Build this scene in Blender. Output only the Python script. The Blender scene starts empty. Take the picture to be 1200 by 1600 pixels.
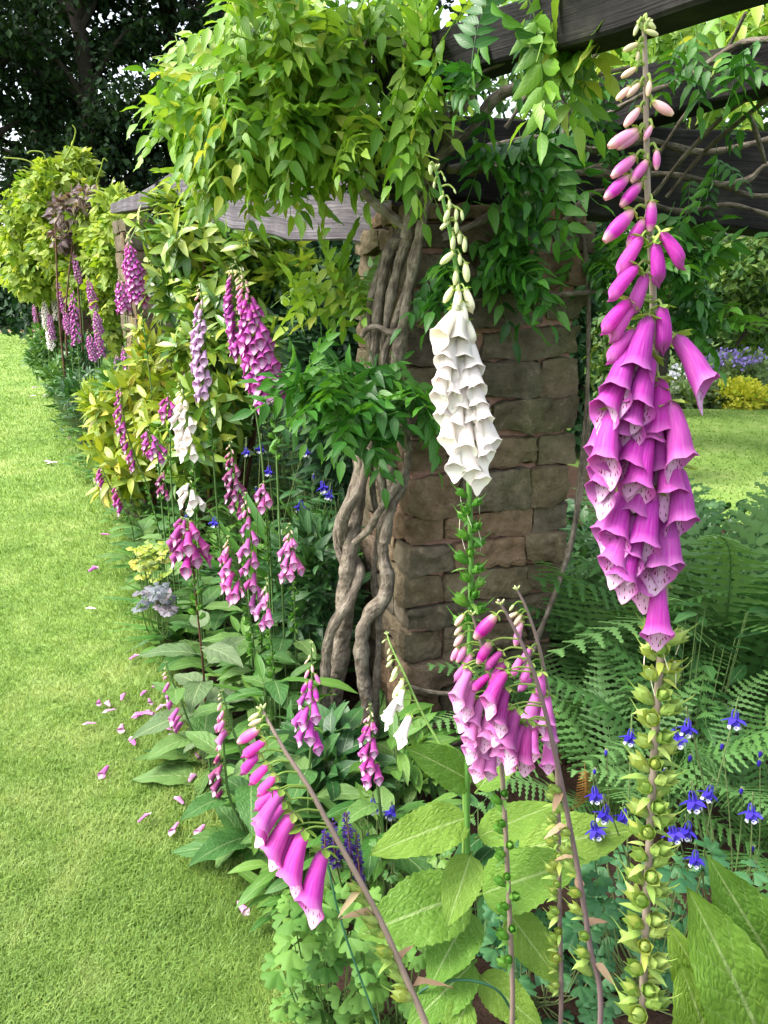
import bpy, math, random
import numpy as np
from mathutils import Matrix, Vector, noise

# ------------------------------------------------------------------ camera, sky, sun, exposure
SC = bpy.context.scene
COL = SC.collection
F, H, PITCH = 1200.0, 1.6, math.radians(17.14)
cam_d = bpy.data.cameras.new('camera'); cam = bpy.data.objects.new('camera', cam_d); COL.objects.link(cam)
cam_d.sensor_fit = 'VERTICAL'; cam_d.sensor_height = 24.0; cam_d.lens = 24.0 * F / 1600.0
cam_d.clip_start = 0.05; cam_d.clip_end = 2000
cam.location = (0, 0, H); cam.rotation_euler = (math.pi / 2 - PITCH, 0, 0)
SC.camera = cam

SUN_EL, SUN_AZ = math.radians(52), math.radians(-100)     # azimuth from +Y towards +X: the light comes from over the lawn
world = bpy.data.worlds.new('World'); SC.world = world; world.use_nodes = True
nt = world.node_tree; bg = nt.nodes['Background']
sky = nt.nodes.new('ShaderNodeTexSky'); sky.sky_type = 'NISHITA'; sky.sun_disc = False
sky.sun_elevation = SUN_EL; sky.sun_rotation = SUN_AZ; sky.dust_density = 4.0; sky.air_density = 1.0; sky.ozone_density = 1.0
hs = nt.nodes.new('ShaderNodeHueSaturation'); hs.inputs['Saturation'].default_value = 0.45
nt.links.new(sky.outputs[0], hs.inputs['Color']); nt.links.new(hs.outputs[0], bg.inputs[0]); bg.inputs[1].default_value = 0.15
sun_d = bpy.data.lights.new('sun', 'SUN'); sun = bpy.data.objects.new('sun', sun_d); COL.objects.link(sun)
sun_d.energy = 1.2; sun_d.angle = math.radians(22); sun_d.color = (1.0, 0.97, 0.91)
sdir = Vector((math.sin(SUN_AZ) * math.cos(SUN_EL), math.cos(SUN_AZ) * math.cos(SUN_EL), math.sin(SUN_EL)))
sun.rotation_euler = sdir.to_track_quat('Z', 'Y').to_euler()
vs = SC.view_settings; vs.view_transform = 'Standard'; vs.look = 'None'; vs.exposure = 1.95; vs.gamma = 1.0
SC.render.engine = 'CYCLES'
cy = SC.cycles; cy.use_denoising = True; cy.max_bounces = 6; cy.diffuse_bounces = 3; cy.transmission_bounces = 4
cy.glossy_bounces = 2; cy.caustics_reflective = False; cy.caustics_refractive = False

rng = np.random.default_rng(11); random.seed(11)
U = lambda a, b, n=None: rng.uniform(a, b, n)

# ------------------------------------------------------------------ photo pixels (1200 x 1600) to places
CP, SP = math.cos(PITCH), math.sin(PITCH)
FWD = np.array((0, CP, -SP)); UPV = np.array((0, SP, CP)); CAMP = np.array((0, 0, H))
def ray(px, py): return np.array((1.0, 0, 0)) * ((px - 600) / F) + UPV * ((800 - py) / F) + FWD
def P(px, py, Y): d = ray(px, py); return CAMP + d * (Y / d[1])
def G(px, py, z=0.0): d = ray(px, py); return CAMP + d * ((z - H) / d[2])
def project(p):
    q = np.asarray(p) - CAMP; dep = q @ FWD
    return 600 + F * q[..., 0] / dep, 800 - F * (q @ UPV) / dep, dep
def mpp(p): return float((np.asarray(p) - CAMP) @ FWD) / F

# ------------------------------------------------------------------ mesh collecting
class Geo:
    def __init__(s): s.v, s.f, s.m, s.uv, s.r, s.n = [], [], [], [], [], 0
    def add(s, v, f, mat=0, uv=None, r=0.0):
        v = np.asarray(v, float).reshape(-1, 3); f = np.asarray(f, int)
        s.v.append(v); s.f.append(f + s.n); s.m.append(np.full(len(f), mat) if np.isscalar(mat) else np.asarray(mat))
        s.uv.append(np.zeros((len(v), 2)) if uv is None else np.asarray(uv, float).reshape(-1, 2))
        s.r.append(np.full(len(v), r) if np.isscalar(r) else np.asarray(r, float)); s.n += len(v); return s
    def put(s, g, M=None, r=0.0, mat=None):
        """copies of g at one or many 4x4 matrices"""
        M = np.asarray(np.eye(4) if M is None else M, float).reshape(-1, 4, 4); n = len(M)
        if n == 0: return s
        r = np.broadcast_to(np.asarray(r, float), (n,))
        base = np.concatenate(g.v); uv = np.concatenate(g.uv); gr = np.concatenate(g.r)
        V = np.einsum('nij,kj->nki', M[:, :3, :3], base) + M[:, None, :3, 3]
        off = (np.arange(n) * len(base))[:, None, None] + s.n
        for f, m in zip(g.f, g.m):
            s.f.append((f[None] + off).reshape(-1, f.shape[1])); s.m.append(np.tile(m if mat is None else np.full(len(f), mat), n))
        s.v.append(V.reshape(-1, 3)); s.uv.append(np.tile(uv, (n, 1))); s.r.append((r[:, None] + gr[None]).ravel()); s.n += n * len(base)
        return s
    def mesh(s, name, mats, smooth=True):
        me = bpy.data.meshes.new(name); v = np.concatenate(s.v)
        loops = np.concatenate([f.ravel() for f in s.f]); tot = np.concatenate([np.full(len(f), f.shape[1]) for f in s.f])
        st = np.concatenate(([0], np.cumsum(tot)[:-1]))
        me.vertices.add(len(v)); me.vertices.foreach_set('co', v.astype(np.float32).ravel())
        me.loops.add(len(loops)); me.loops.foreach_set('vertex_index', loops.astype(np.int32))
        me.polygons.add(len(tot)); me.polygons.foreach_set('loop_start', st.astype(np.int32))
        for m in (mats if isinstance(mats, (list, tuple)) else [mats]): me.materials.append(m)
        me.polygons.foreach_set('material_index', np.concatenate(s.m).astype(np.int32))
        me.polygons.foreach_set('use_smooth', np.full(len(tot), smooth))
        uv = me.uv_layers.new(name='UVMap'); uv.data.foreach_set('uv', np.concatenate(s.uv)[loops].astype(np.float32).ravel())
        at = me.attributes.new('rnd', 'FLOAT', 'POINT'); at.data.foreach_set('value', np.concatenate(s.r).astype(np.float32))
        me.update(calc_edges=True); me.validate(); return me

def grid_faces(nu, nv, closed=False):
    i, j = np.meshgrid(np.arange(nu - 1), np.arange(nv if closed else nv - 1), indexing='ij'); i, j = i.ravel(), j.ravel(); k = (j + 1) % nv
    return np.stack((i * nv + j, i * nv + k, (i + 1) * nv + k, (i + 1) * nv + j), 1)
def surf(g, pts, mat=0, uv=None, closed=False, r=0.0, flip=False):
    nu, nv = pts.shape[:2]; f = grid_faces(nu, nv, closed)
    if flip: f = f[:, ::-1]
    if uv is None:
        a, b = np.meshgrid(np.linspace(0, 1, nu), np.linspace(0, 1, nv), indexing='ij'); uv = np.stack((b, a), -1)
    return g.add(pts, f, mat, uv, r)
def nrm(a): a = np.asarray(a, float); return a / np.maximum(np.linalg.norm(a, axis=-1, keepdims=True), 1e-9)
def smooth(pts, k=6):
    """Catmull-Rom through points"""
    p = np.asarray(pts, float)
    if len(p) < 3: return np.array([p[0] + (p[-1] - p[0]) * t for t in np.linspace(0, 1, k + 1)])
    q = np.vstack((2 * p[0] - p[1], p, 2 * p[-1] - p[-2])); out = []
    for i in range(1, len(q) - 2):
        for t in np.arange(k) / k:
            a, b, c, d = q[i - 1], q[i], q[i + 1], q[i + 2]
            out.append(.5 * (2 * b + (c - a) * t + (2 * a - 5 * b + 4 * c - d) * t * t + (3 * b - a - 3 * c + d) * t ** 3))
    return np.array(out + [p[-1]])
def tube(g, pts, rad, n=6, mat=0, r=0.0, knob=0.0):
    pts = np.asarray(pts, float); m = len(pts); rad = np.interp(np.linspace(0, 1, m), np.linspace(0, 1, len(np.atleast_1d(rad))), np.atleast_1d(rad))
    if knob: rad = rad * (1 + knob * np.array([noise.noise(Vector(p * 14.0)) + .5 * noise.noise(Vector(p * 37.0)) for p in pts]))
    t = nrm(np.gradient(pts, axis=0)); a = np.array((0, 0, 1.0)) if abs(t[0][2]) < .9 else np.array((1.0, 0, 0))
    x = nrm(a - t[0] * (a @ t[0])); X = []
    for k in range(m):
        x = nrm(x - t[k] * (x @ t[k])); X.append(x)
    X = np.array(X); Yv = np.cross(t, X); th = np.linspace(0, 2 * np.pi, n, endpoint=False)
    ring = pts[:, None] + rad[:, None, None] * (np.cos(th)[None, :, None] * X[:, None] + np.sin(th)[None, :, None] * Yv[:, None])
    L = np.concatenate(([0], np.cumsum(np.linalg.norm(np.diff(pts, axis=0), axis=1))))
    uv = np.stack((np.broadcast_to(th / (2 * np.pi), (m, n)), np.broadcast_to(L[:, None], (m, n))), -1)
    surf(g, ring, mat, uv, True, r)
    for e, fl in ((0, 1), (m - 1, 0)):                                  # caps
        idx = np.arange(n); f = np.stack((idx, (idx + 1) % n, np.full(n, n)), 1)
        g.add(np.vstack((ring[e], pts[e])), f[:, ::-1] if fl else f, mat, np.vstack((uv[e], uv[e][:1])), r)
    return g
def frames(pos, y, z, s=1.0):
    """many 4x4: local Y along y, local Z near z, scale s"""
    pos = np.asarray(pos, float).reshape(-1, 3); y = nrm(np.broadcast_to(y, pos.shape)); z = np.broadcast_to(z, pos.shape)
    x = np.cross(y, z); bad = np.linalg.norm(x, axis=1) < 1e-4; x[bad] = np.cross(y[bad], (0.3, 0.8, 0.5)); x = nrm(x); z = np.cross(x, y)
    s = np.broadcast_to(np.asarray(s, float), (len(pos),))[:, None]
    M = np.tile(np.eye(4), (len(pos), 1, 1)); M[:, :3, 0] = x * s; M[:, :3, 1] = y * s; M[:, :3, 2] = z * s; M[:, :3, 3] = pos
    return M

def leaf_geo(L=1.0, W=.4, nl=5, fold=.22, droop=.25, a=.75, b=1.0, nw=2, wave=0.0, serr=0.0, mat=0, seed=0, stalk=0.0):
    """leaf blade along +Y, top side +Z"""
    t = np.linspace(0, 1, nl + 1); w = t ** a * (1 - t) ** b; w = w / w.max() * W / 2
    w = np.maximum(w, W * .03); w[-1] = W * .004
    if serr: w = w * (1 + serr * np.where(np.arange(nl + 1) % 2 == 0, -1, 1))
    u = np.linspace(-1, 1, 2 * nw + 1)
    rs = np.random.default_rng(seed)
    X = w[:, None] * u[None]; Yc = (stalk + (1 - stalk) * t) * L
    Z = fold * np.abs(X) - droop * L * (t[:, None] ** 2) + wave * L * np.sin(t[:, None] * 17 + 3 * np.sign(u)[None] + seed) * np.abs(u)[None] ** 1.5
    Yp = np.broadcast_to(Yc[:, None], X.shape) - .05 * np.abs(X)
    g = Geo(); surf(g, np.stack((X, Yp, Z), -1), mat, np.stack((np.broadcast_to(u, X.shape), np.broadcast_to(t[:, None], X.shape)), -1))
    if stalk: tube(g, np.array([(0, 0, 0), (0, stalk * L * 1.02, 0)]), [W * .035, W * .03], 4, mat)
    return g

# ------------------------------------------------------------------ objects
LBL = set()
def link(o): COL.objects.link(o); return o
def tag(o, label=None, cat=None, group=None, kind=None):
    if label: o['label'] = label
    if cat: o['category'] = cat
    if group: o['group'] = group
    if kind: o['kind'] = kind
    return o
def thing(name, label, cat, loc, group=None):
    o = link(bpy.data.objects.new(name, None)); o.location = tuple(loc); o.empty_display_size = .05
    o['base'] = [float(c) for c in loc]; return tag(o, label, cat, group)
def part(name, me, parent=None, M=None, color=None, kind=None):
    o = link(bpy.data.objects.new(name, me))
    M = np.eye(4) if M is None else np.array(M, float)
    if parent is not None:
        o.parent = parent
        b = parent.get('base')
        if b is not None: M = M.copy(); M[:3, 3] -= np.array(b)
    o.matrix_basis = Matrix(M.tolist())
    if color is not None: o.color = tuple(color) + ((1.0,) if len(color) == 3 else ())
    if kind: o['kind'] = kind
    return o
def solo(name, me, label, cat, group=None, kind=None, M=None, color=None):
    return tag(part(name, me, None, M, color), label, cat, group, kind)

# ------------------------------------------------------------------ materials
def lin(r, g, b):
    f = lambda c: (c / 255 / 12.92) if c <= 10 else ((c / 255 + .055) / 1.055) ** 2.4
    return (f(r), f(g), f(b), 1.0)
class NT:
    def __init__(s, name):
        s.mat = bpy.data.materials.new(name); s.mat.use_nodes = True; s.t = s.mat.node_tree; s.t.nodes.clear()
    def n(s, typ, **kw):
        nd = s.t.nodes.new('ShaderNode' + typ)
        for k, v in kw.items():
            if k.startswith('i_'): nd.inputs[k[2:].replace('_', ' ')].default_value = v
            else: setattr(nd, k, v)
        return nd
    def l(s, a, b): s.t.links.new(a, b); return b
    def math(s, op, a, b=None, clamp=False):
        nd = s.n('Math', operation=op, use_clamp=clamp)
        for i, x in enumerate((a, b)):
            if x is None: continue
            if hasattr(x, 'default_value') or hasattr(x, 'links'): s.l(x, nd.inputs[i])
            else: nd.inputs[i].default_value = x
        return nd.outputs[0]
    def ramp(s, fac, stops):
        nd = s.n('ValToRGB'); cr = nd.color_ramp
        while len(cr.elements) < len(stops): cr.elements.new(.5)
        for e, (p, c) in zip(cr.elements, stops): e.position = p; e.color = c
        s.l(fac, nd.inputs[0]); return nd.outputs[0]
    def mix(s, fac, a, b, typ='MIX'):
        nd = s.n('Mix', data_type='RGBA', blend_type=typ)
        for k, x in ((0, fac), (6, a), (7, b)):
            if hasattr(x, 'links'): s.l(x, nd.inputs[k])
            else: nd.inputs[k].default_value = x
        return nd.outputs[2]
    def noise(s, vec, scale, detail=3, rough=.55, out=0):
        nd = s.n('TexNoise'); nd.inputs['Scale'].default_value = scale; nd.inputs['Detail'].default_value = detail; nd.inputs['Roughness'].default_value = rough
        if vec is not None: s.l(vec, nd.inputs['Vector'])
        return nd.outputs[out]
    def rnd(s):
        oi = s.n('ObjectInfo'); at = s.n('Attribute', attribute_name='rnd')
        return s.math('FRACT', s.math('ADD', oi.outputs['Random'], at.outputs['Fac'])), oi
    def out(s, sh, disp=None):
        o = s.n('OutputMaterial'); s.l(sh, o.inputs[0]); return s.mat
    def bump(s, h, strength, dist):
        b = s.n('Bump'); b.inputs['Strength'].default_value = strength; b.inputs['Distance'].default_value = dist; s.l(h, b.inputs['Height']); return b.outputs[0]
    def bsdf(s, col, rough=.6, spec=.4, normal=None):
        b = s.n('BsdfPrincipled')
        if hasattr(col, 'links'): s.l(col, b.inputs['Base Color'])
        else: b.inputs['Base Color'].default_value = col
        if hasattr(rough, 'links'): s.l(rough, b.inputs['Roughness'])
        else: b.inputs['Roughness'].default_value = rough
        b.inputs['Specular IOR Level'].default_value = spec
        if normal is not None: s.l(normal, b.inputs['Normal'])
        return b.outputs[0]
    def leafy(s, col, rough=.5, spec=.35, trans=.3, tcol=None, normal=None):
        p = s.bsdf(col, rough, spec, normal); t = s.n('BsdfTranslucent')
        c = s.mix(1.0, col, tcol or (1.25, 1.2, .6, 1), 'MULTIPLY'); s.l(c, t.inputs[0])
        m = s.n('MixShader'); m.inputs[0].default_value = trans; s.l(p, m.inputs[1]); s.l(t.outputs[0], m.inputs[2]); return m.outputs[0]

def leaf_mat(name, stops, rough=.45, spec=.4, trans=.3, veins=0.0, pucker=0.0, tcol=None, stain=0.0):
    """stops: linear colours spread over the random value of each leaf"""
    k = NT(name); r, oi = k.rnd(); n = len(stops)
    col = k.ramp(r, [((i / max(n - 1, 1)), c) for i, c in enumerate(stops)])
    tc = k.n('TexCoord'); uv = k.n('UVMap', uv_map='UVMap'); sep = k.n('SeparateXYZ'); k.l(uv.outputs[0], sep.inputs[0])
    au = k.math('ABSOLUTE', sep.outputs[0])
    nz = k.noise(tc.outputs['Object'], 30, 2); col = k.mix(k.math('MULTIPLY', nz, .35), col, k.mix(1.0, col, (.72, .78, .62, 1), 'MULTIPLY'))
    normal = k.bump(k.noise(tc.outputs['Object'], 70, 3), .18, .003)
    if veins:
        mid = k.math('LESS_THAN', au, .045)
        side = k.math('PINGPONG', k.math('SUBTRACT', k.math('MULTIPLY', sep.outputs[1], 6.0), k.math('ADD', k.math('MULTIPLY', au, 1.9), k.math('MULTIPLY', k.noise(uv.outputs[0], 3, 2), .8))), .5)
        sv = k.math('LESS_THAN', side, .035)
        v = k.math('MULTIPLY', k.math('MAXIMUM', mid, k.math('MULTIPLY', sv, .4)), veins)
        col = k.mix(v, col, k.mix(.5, col, (.55, .62, .33, 1)))
        hgt = k.math('SUBTRACT', k.math('MULTIPLY', side, 1.5), k.math('MULTIPLY', mid, 1.0))
        if pucker:
            vo = k.n('TexVoronoi', feature='DISTANCE_TO_EDGE'); vo.inputs['Scale'].default_value = 1.0; mpv = k.n('Mapping'); mpv.inputs['Scale'].default_value = (7, 17, 1); wn = k.n('Mix', data_type='VECTOR'); wn.inputs[0].default_value = .16; k.l(uv.outputs[0], wn.inputs[4]); k.l(k.noise(uv.outputs[0], 3.0, 3, .6, 1), wn.inputs[5]); k.l(wn.outputs[1], mpv.inputs['Vector']); k.l(mpv.outputs[0], vo.inputs['Vector'])
            cell = k.math('MINIMUM', k.math('MULTIPLY', vo.outputs[0], 3.0), 1.0); hgt = k.math('ADD', k.math('ADD', hgt, k.math('MULTIPLY', cell, pucker * .9)), k.math('MULTIPLY', k.noise(uv.outputs[0], 20, 4), pucker))
            col = k.mix(k.math('MULTIPLY', k.math('SUBTRACT', 1.0, cell), .3), col, k.mix(1.0, col, (.7, .78, .6, 1), 'MULTIPLY'))
        normal = k.bump(hgt, .14 + .28 * pucker, .004 + .002 * pucker)
    if stain:
        st = k.noise(tc.outputs['Object'], 9, 4); f = k.ramp(st, [(.62, (0, 0, 0, 1)), (.72, (1, 1, 1, 1))])
        col = k.mix(k.math('MULTIPLY', f, stain), col, lin(120, 92, 40))
    return k.out(k.leafy(col, rough, spec, trans, tcol, normal))

g_ = lambda *c: lin(*c)
M_WIST = leaf_mat('wisteria_leaf', [g_(84, 130, 38), g_(104, 150, 44), g_(124, 164, 52), g_(148, 178, 66), g_(92, 138, 40), g_(116, 158, 48), g_(136, 170, 60), g_(180, 186, 84)], .42, .42, .38, .3)
M_WISTD = leaf_mat('wisteria_leaf_shade', [g_(34, 84, 26), g_(48, 104, 30), g_(66, 122, 36), g_(82, 134, 40)], .42, .42, .34, .3)  # darker copy of the wisteria leaf, pergola shade put into its colours
M_EVER = leaf_mat('evergreen_leaf', [g_(58, 98, 30), g_(80, 120, 38), g_(112, 144, 46), g_(146, 164, 56), g_(66, 108, 34), g_(128, 154, 50), g_(172, 178, 74)], .3, .5, .22, .5)
M_GOLD = leaf_mat('golden_leaf', [g_(108, 136, 36), g_(142, 160, 46), g_(170, 176, 60), g_(96, 126, 34), g_(174, 160, 56)], .4, .4, .3, .4)
M_HOP = leaf_mat('hop_leaf', [g_(112, 144, 34), g_(142, 166, 50), g_(164, 180, 72), g_(90, 126, 34), g_(176, 184, 90)], .55, .3, .4)
M_HERB = leaf_mat('herb_leaf', [g_(50, 96, 36), g_(72, 118, 44), g_(88, 130, 52), g_(104, 140, 60), g_(60, 108, 44)], .5, .35, .3, .5)
M_DARKH = leaf_mat('dark_herb_leaf', [g_(32, 72, 34), g_(42, 86, 40), g_(56, 98, 48), g_(66, 108, 60)], .45, .4, .25, .5)
M_FOX = leaf_mat('foxglove_leaf', [g_(92, 132, 48), g_(108, 144, 54), g_(122, 152, 60), g_(84, 124, 46)], .6, .25, .3, .6, 1.0)
M_FOXD = leaf_mat('foxglove_leaf_shade', [g_(62, 106, 50), g_(78, 120, 58), g_(94, 132, 64), g_(106, 138, 76)], .5, .35, .25, .5, .8)  # foxglove leaf tones deepened to stand for shade
M_GREYL = leaf_mat('grey_foxglove_leaf', [g_(96, 120, 78), g_(116, 134, 100), g_(82, 110, 66)], .6, .3, .2, .6, .8)
M_AQ = leaf_mat('columbine_leaf', [g_(70, 112, 44), g_(86, 126, 52), g_(104, 140, 62), g_(58, 100, 40)], .6, .25, .24)
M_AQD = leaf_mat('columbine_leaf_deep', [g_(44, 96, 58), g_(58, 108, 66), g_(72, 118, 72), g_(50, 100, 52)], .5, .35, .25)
M_FERN = leaf_mat('fern_frond', [g_(66, 108, 52), g_(82, 124, 62), g_(104, 142, 82), g_(56, 98, 46)], .55, .3, .3)
M_FERNDEAD = leaf_mat('withered_frond', [g_(128, 90, 44), g_(150, 110, 60)], .8, .1, .2)
M_TREE = leaf_mat('woodland_leaf_shade', [g_(28, 48, 28), g_(38, 60, 32), g_(50, 76, 38), g_(34, 56, 40)], .6, .2, .14)  # dark tones paint in the backlit, shaded look of the wood
M_TREE2 = leaf_mat('bough_leaf', [g_(40, 72, 28), g_(58, 92, 36), g_(82, 112, 46), g_(104, 124, 60)], .5, .3, .3)
M_HEDGE = leaf_mat('hedge_leaf', [g_(22, 50, 26), g_(30, 62, 30), g_(40, 74, 36)], .6, .25, .15)
M_PURP = leaf_mat('purple_leaf', [g_(84, 62, 74), g_(112, 88, 98), g_(126, 112, 100), g_(96, 76, 60)], .5, .3, .25)
M_HEUCH = leaf_mat('plum_leaf', [g_(72, 78, 86), g_(98, 104, 112), g_(104, 80, 92)], .45, .4, .15)
M_ALCH = leaf_mat('yellow_froth', [g_(206, 206, 62), g_(222, 216, 88), g_(190, 196, 60), g_(140, 170, 60)], .7, .2, .3)
M_CALYX = leaf_mat('calyx', [g_(112, 146, 58), g_(134, 162, 74), g_(156, 174, 92)], .55, .3, .25)
M_POD = leaf_mat('seed_pod', [g_(122, 152, 70), g_(140, 166, 82), g_(156, 176, 98), g_(150, 160, 70)], .5, .3, .25)
M_PODG = leaf_mat('green_pod', [g_(72, 126, 44), g_(92, 144, 54), g_(112, 156, 66)], .5, .3, .25)
M_STRAP = leaf_mat('strap_leaf', [g_(56, 104, 40), g_(72, 122, 48), g_(92, 136, 58)], .45, .4, .25)
M_DRYBRACT = leaf_mat('dry_bract', [g_(172, 150, 122), g_(160, 128, 106), g_(184, 168, 130)], .7, .2, .25)

def m_stem():
    k = NT('stem'); oi = k.n('ObjectInfo'); tc = k.n('TexCoord')
    c = k.mix(k.noise(tc.outputs['Object'], 60, 3), oi.outputs['Color'], k.mix(1.0, oi.outputs['Color'], (.7, .72, .66, 1), 'MULTIPLY'))
    return k.out(k.bsdf(c, .55, .3))
M_STEM = m_stem()
def m_bell(name, inner=False):
    k = NT(name); oi = k.n('ObjectInfo'); uv = k.n('UVMap', uv_map='UVMap'); sep = k.n('SeparateXYZ'); k.l(uv.outputs[0], sep.inputs[0])
    at = k.n('Attribute', attribute_name='rnd'); col = oi.outputs['Color']
    rnd = oi.outputs['Random']
    hs = k.n('HueSaturation'); k.l(col, hs.inputs['Color'])
    k.l(k.math('ADD', k.math('MULTIPLY', rnd, .02), .49), hs.inputs['Hue']); k.l(k.math('ADD', k.math('MULTIPLY', rnd, .42), .76), hs.inputs['Value'])
    col = hs.outputs[0]
    st = k.n('TexNoise'); st.inputs['Scale'].default_value = 1.0; st.inputs['Detail'].default_value = 3
    mp = k.n('Mapping'); mp.inputs['Scale'].default_value = (34, 2.2, 1); k.l(uv.outputs[0], mp.inputs['Vector']); k.l(mp.outputs[0], st.inputs['Vector'])
    pale = k.mix(.5, col, k.mix(oi.outputs['Alpha'], (.95, .95, .9, 1), (.9, .68, .85, 1)))
    if not inner:
        rim = k.ramp(sep.outputs[1], [(.0, (.35, .35, .35, 1)), (.2, (.0, .0, .0, 1)), (.82, (0, 0, 0, 1)), (1.0, (.32, .32, .32, 1))])
        c = k.mix(rim, col, pale); c = k.mix(k.math('MULTIPLY', k.ramp(st.outputs[0], [(.42, (0, 0, 0, 1)), (.7, (1, 1, 1, 1))]), .2), c, pale)
        bn = k.bump(st.outputs[0], .25, .003); return k.out(k.leafy(c, .55, .22, .36, (1.15, .9, 1.1, 1), bn))
    du = k.math('ABSOLUTE', k.math('SUBTRACT', sep.outputs[0], .5))
    low = k.ramp(du, [(.05, (1, 1, 1, 1)), (.17, (0, 0, 0, 1))])
    c = k.mix(k.math('MULTIPLY', low, .6), k.mix(.25, col, pale), k.mix(oi.outputs['Alpha'], (.93, .93, .84, 1), (.86, .66, .82, 1)))
    vo = k.n('TexVoronoi'); vo.inputs['Scale'].default_value = 1.0; mp2 = k.n('Mapping'); mp2.inputs['Scale'].default_value = (46, 20, 1)
    k.l(uv.outputs[0], mp2.inputs['Vector']); k.l(mp2.outputs[0], vo.inputs['Vector'])
    sp = k.math('LESS_THAN', vo.outputs['Distance'], .30)
    ok = k.math('MULTIPLY', k.math('GREATER_THAN', sep.outputs[1], .3), k.math('MULTIPLY', k.math('LESS_THAN', du, .17), k.math('LESS_THAN', sep.outputs[1], .97)))
    sp = k.math('MULTIPLY', k.math('MULTIPLY', sp, ok), oi.outputs['Alpha'])
    c = k.mix(sp, c, lin(110, 10, 60))
    return k.out(k.leafy(c, .5, .25, .3, (1.1, .95, 1.05, 1)))
M_BELL, M_BELLIN = m_bell('bell_outside'), m_bell('bell_throat', True)
def m_bud():
    k = NT('bud'); oi = k.n('ObjectInfo'); uv = k.n('UVMap', uv_map='UVMap'); sep = k.n('SeparateXYZ'); k.l(uv.outputs[0], sep.inputs[0])
    tip = k.ramp(sep.outputs[1], [(.0, (.7, .7, .7, 1)), (.3, (.08, .08, .08, 1)), (.75, (.0, .0, .0, 1)), (.95, (.5, .5, .5, 1))])
    c = k.mix(tip, oi.outputs['Color'], lin(226, 214, 160)); return k.out(k.leafy(c, .45, .35, .3, (1.1, 1, .95, 1)))
M_BUD = m_bud()
def m_plain(name, c1, c2, rough=.6, scale=40, trans=0.0, bump=0.0, dist=.004, spec=.35):
    k = NT(name); tc = k.n('TexCoord'); nz = k.noise(tc.outputs['Object'], scale, 5); r, oi = k.rnd()
    f = k.math('ADD', k.math('MULTIPLY', nz, .7), k.math('MULTIPLY', r, .3)); c = k.ramp(f, [(.3, c1), (.7, c2)])
    nr = k.bump(nz, bump, dist) if bump else None
    return k.out(k.leafy(c, rough, spec, trans, (1, 1, 1, 1), nr) if trans else k.bsdf(c, rough, spec, nr))
M_BLUE = m_plain('columbine_blue', lin(44, 30, 150), lin(84, 66, 205), .5, 60, .3)
M_WHITE = m_plain('petal_white', lin(205, 205, 215), lin(235, 235, 238), .5, 40, .3)
M_VIOL = m_plain('salvia_violet', lin(38, 18, 76), lin(68, 38, 124), .55, 50, .2)
M_LILAC = m_plain('lilac_petal', lin(120, 104, 176), lin(160, 146, 205), .55, 50, .25)
M_STYLE = m_plain('style', lin(205, 200, 170), lin(225, 215, 200), .5, 30)
M_SOIL = m_plain('soil', lin(30, 23, 19), lin(58, 45, 36), .95, 22, 0, .9, .03, .1)
M_BROWNSTEM = m_plain('brown_stem', lin(64, 40, 34), lin(96, 64, 48), .6, 40)

def m_bark():
    k = NT('wisteria_bark'); tc = k.n('TexCoord'); uv = k.n('UVMap', uv_map='UVMap'); mp = k.n('Mapping'); mp.inputs['Scale'].default_value = (9, 26, 1)
    k.l(uv.outputs[0], mp.inputs['Vector']); n1 = k.noise(mp.outputs[0], 1.5, 5); n2 = k.noise(tc.outputs['Object'], 26, 5)
    c = k.ramp(k.math('ADD', k.math('MULTIPLY', n1, .45), k.math('MULTIPLY', n2, .55)), [(.3, lin(52, 45, 38)), (.46, lin(96, 86, 74)), (.6, lin(134, 124, 110)), (.75, lin(104, 100, 80))])
    h = k.math('ADD', k.math('MULTIPLY', n1, .6), n2); return k.out(k.bsdf(c, .75, .25, k.bump(h, 1.0, .014)))
M_BARK = m_bark()
M_TRUNK = m_plain('tree_bark', lin(36, 34, 32), lin(66, 60, 54), .9, 6, 0, .6, .05, .1)
def m_wood(name, dark, mid, light):
    k = NT(name); tc = k.n('TexCoord'); uv = k.n('UVMap', uv_map='UVMap'); mp = k.n('Mapping'); mp.inputs['Scale'].default_value = (3.2, 120, 1)
    k.l(uv.outputs[0], mp.inputs['Vector']); n1 = k.noise(mp.outputs[0], 1.0, 6, .65)
    mp2 = k.n('Mapping'); mp2.inputs['Scale'].default_value = (1.5, 22, 1); k.l(uv.outputs[0], mp2.inputs['Vector']); n2 = k.noise(mp2.outputs[0], 1.0, 4)
    n3 = k.noise(tc.outputs['Object'], 7, 4)
    f = k.math('ADD', k.math('MULTIPLY', n1, .45), k.math('ADD', k.math('MULTIPLY', n2, .25), k.math('MULTIPLY', n3, .3)))
    c = k.ramp(f, [(.34, dark), (.5, mid), (.64, light)])
    c = k.mix(k.ramp(k.noise(tc.outputs['Object'], 3.5, 5), [(.55, (0, 0, 0, 1)), (.7, (.6, .6, .6, 1))]), c, lin(70, 72, 52))
    h = k.math('ADD', n1, k.math('MULTIPLY', n2, .8)); return k.out(k.bsdf(c, .8, .2, k.bump(h, .9, .006)))
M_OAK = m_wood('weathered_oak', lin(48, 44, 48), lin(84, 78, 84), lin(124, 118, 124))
M_OAKD = m_wood('shaded_oak', lin(13, 12, 12), lin(27, 25, 25), lin(50, 47, 46))  # same oak, blackened in colour for the shade under the pergola
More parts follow.
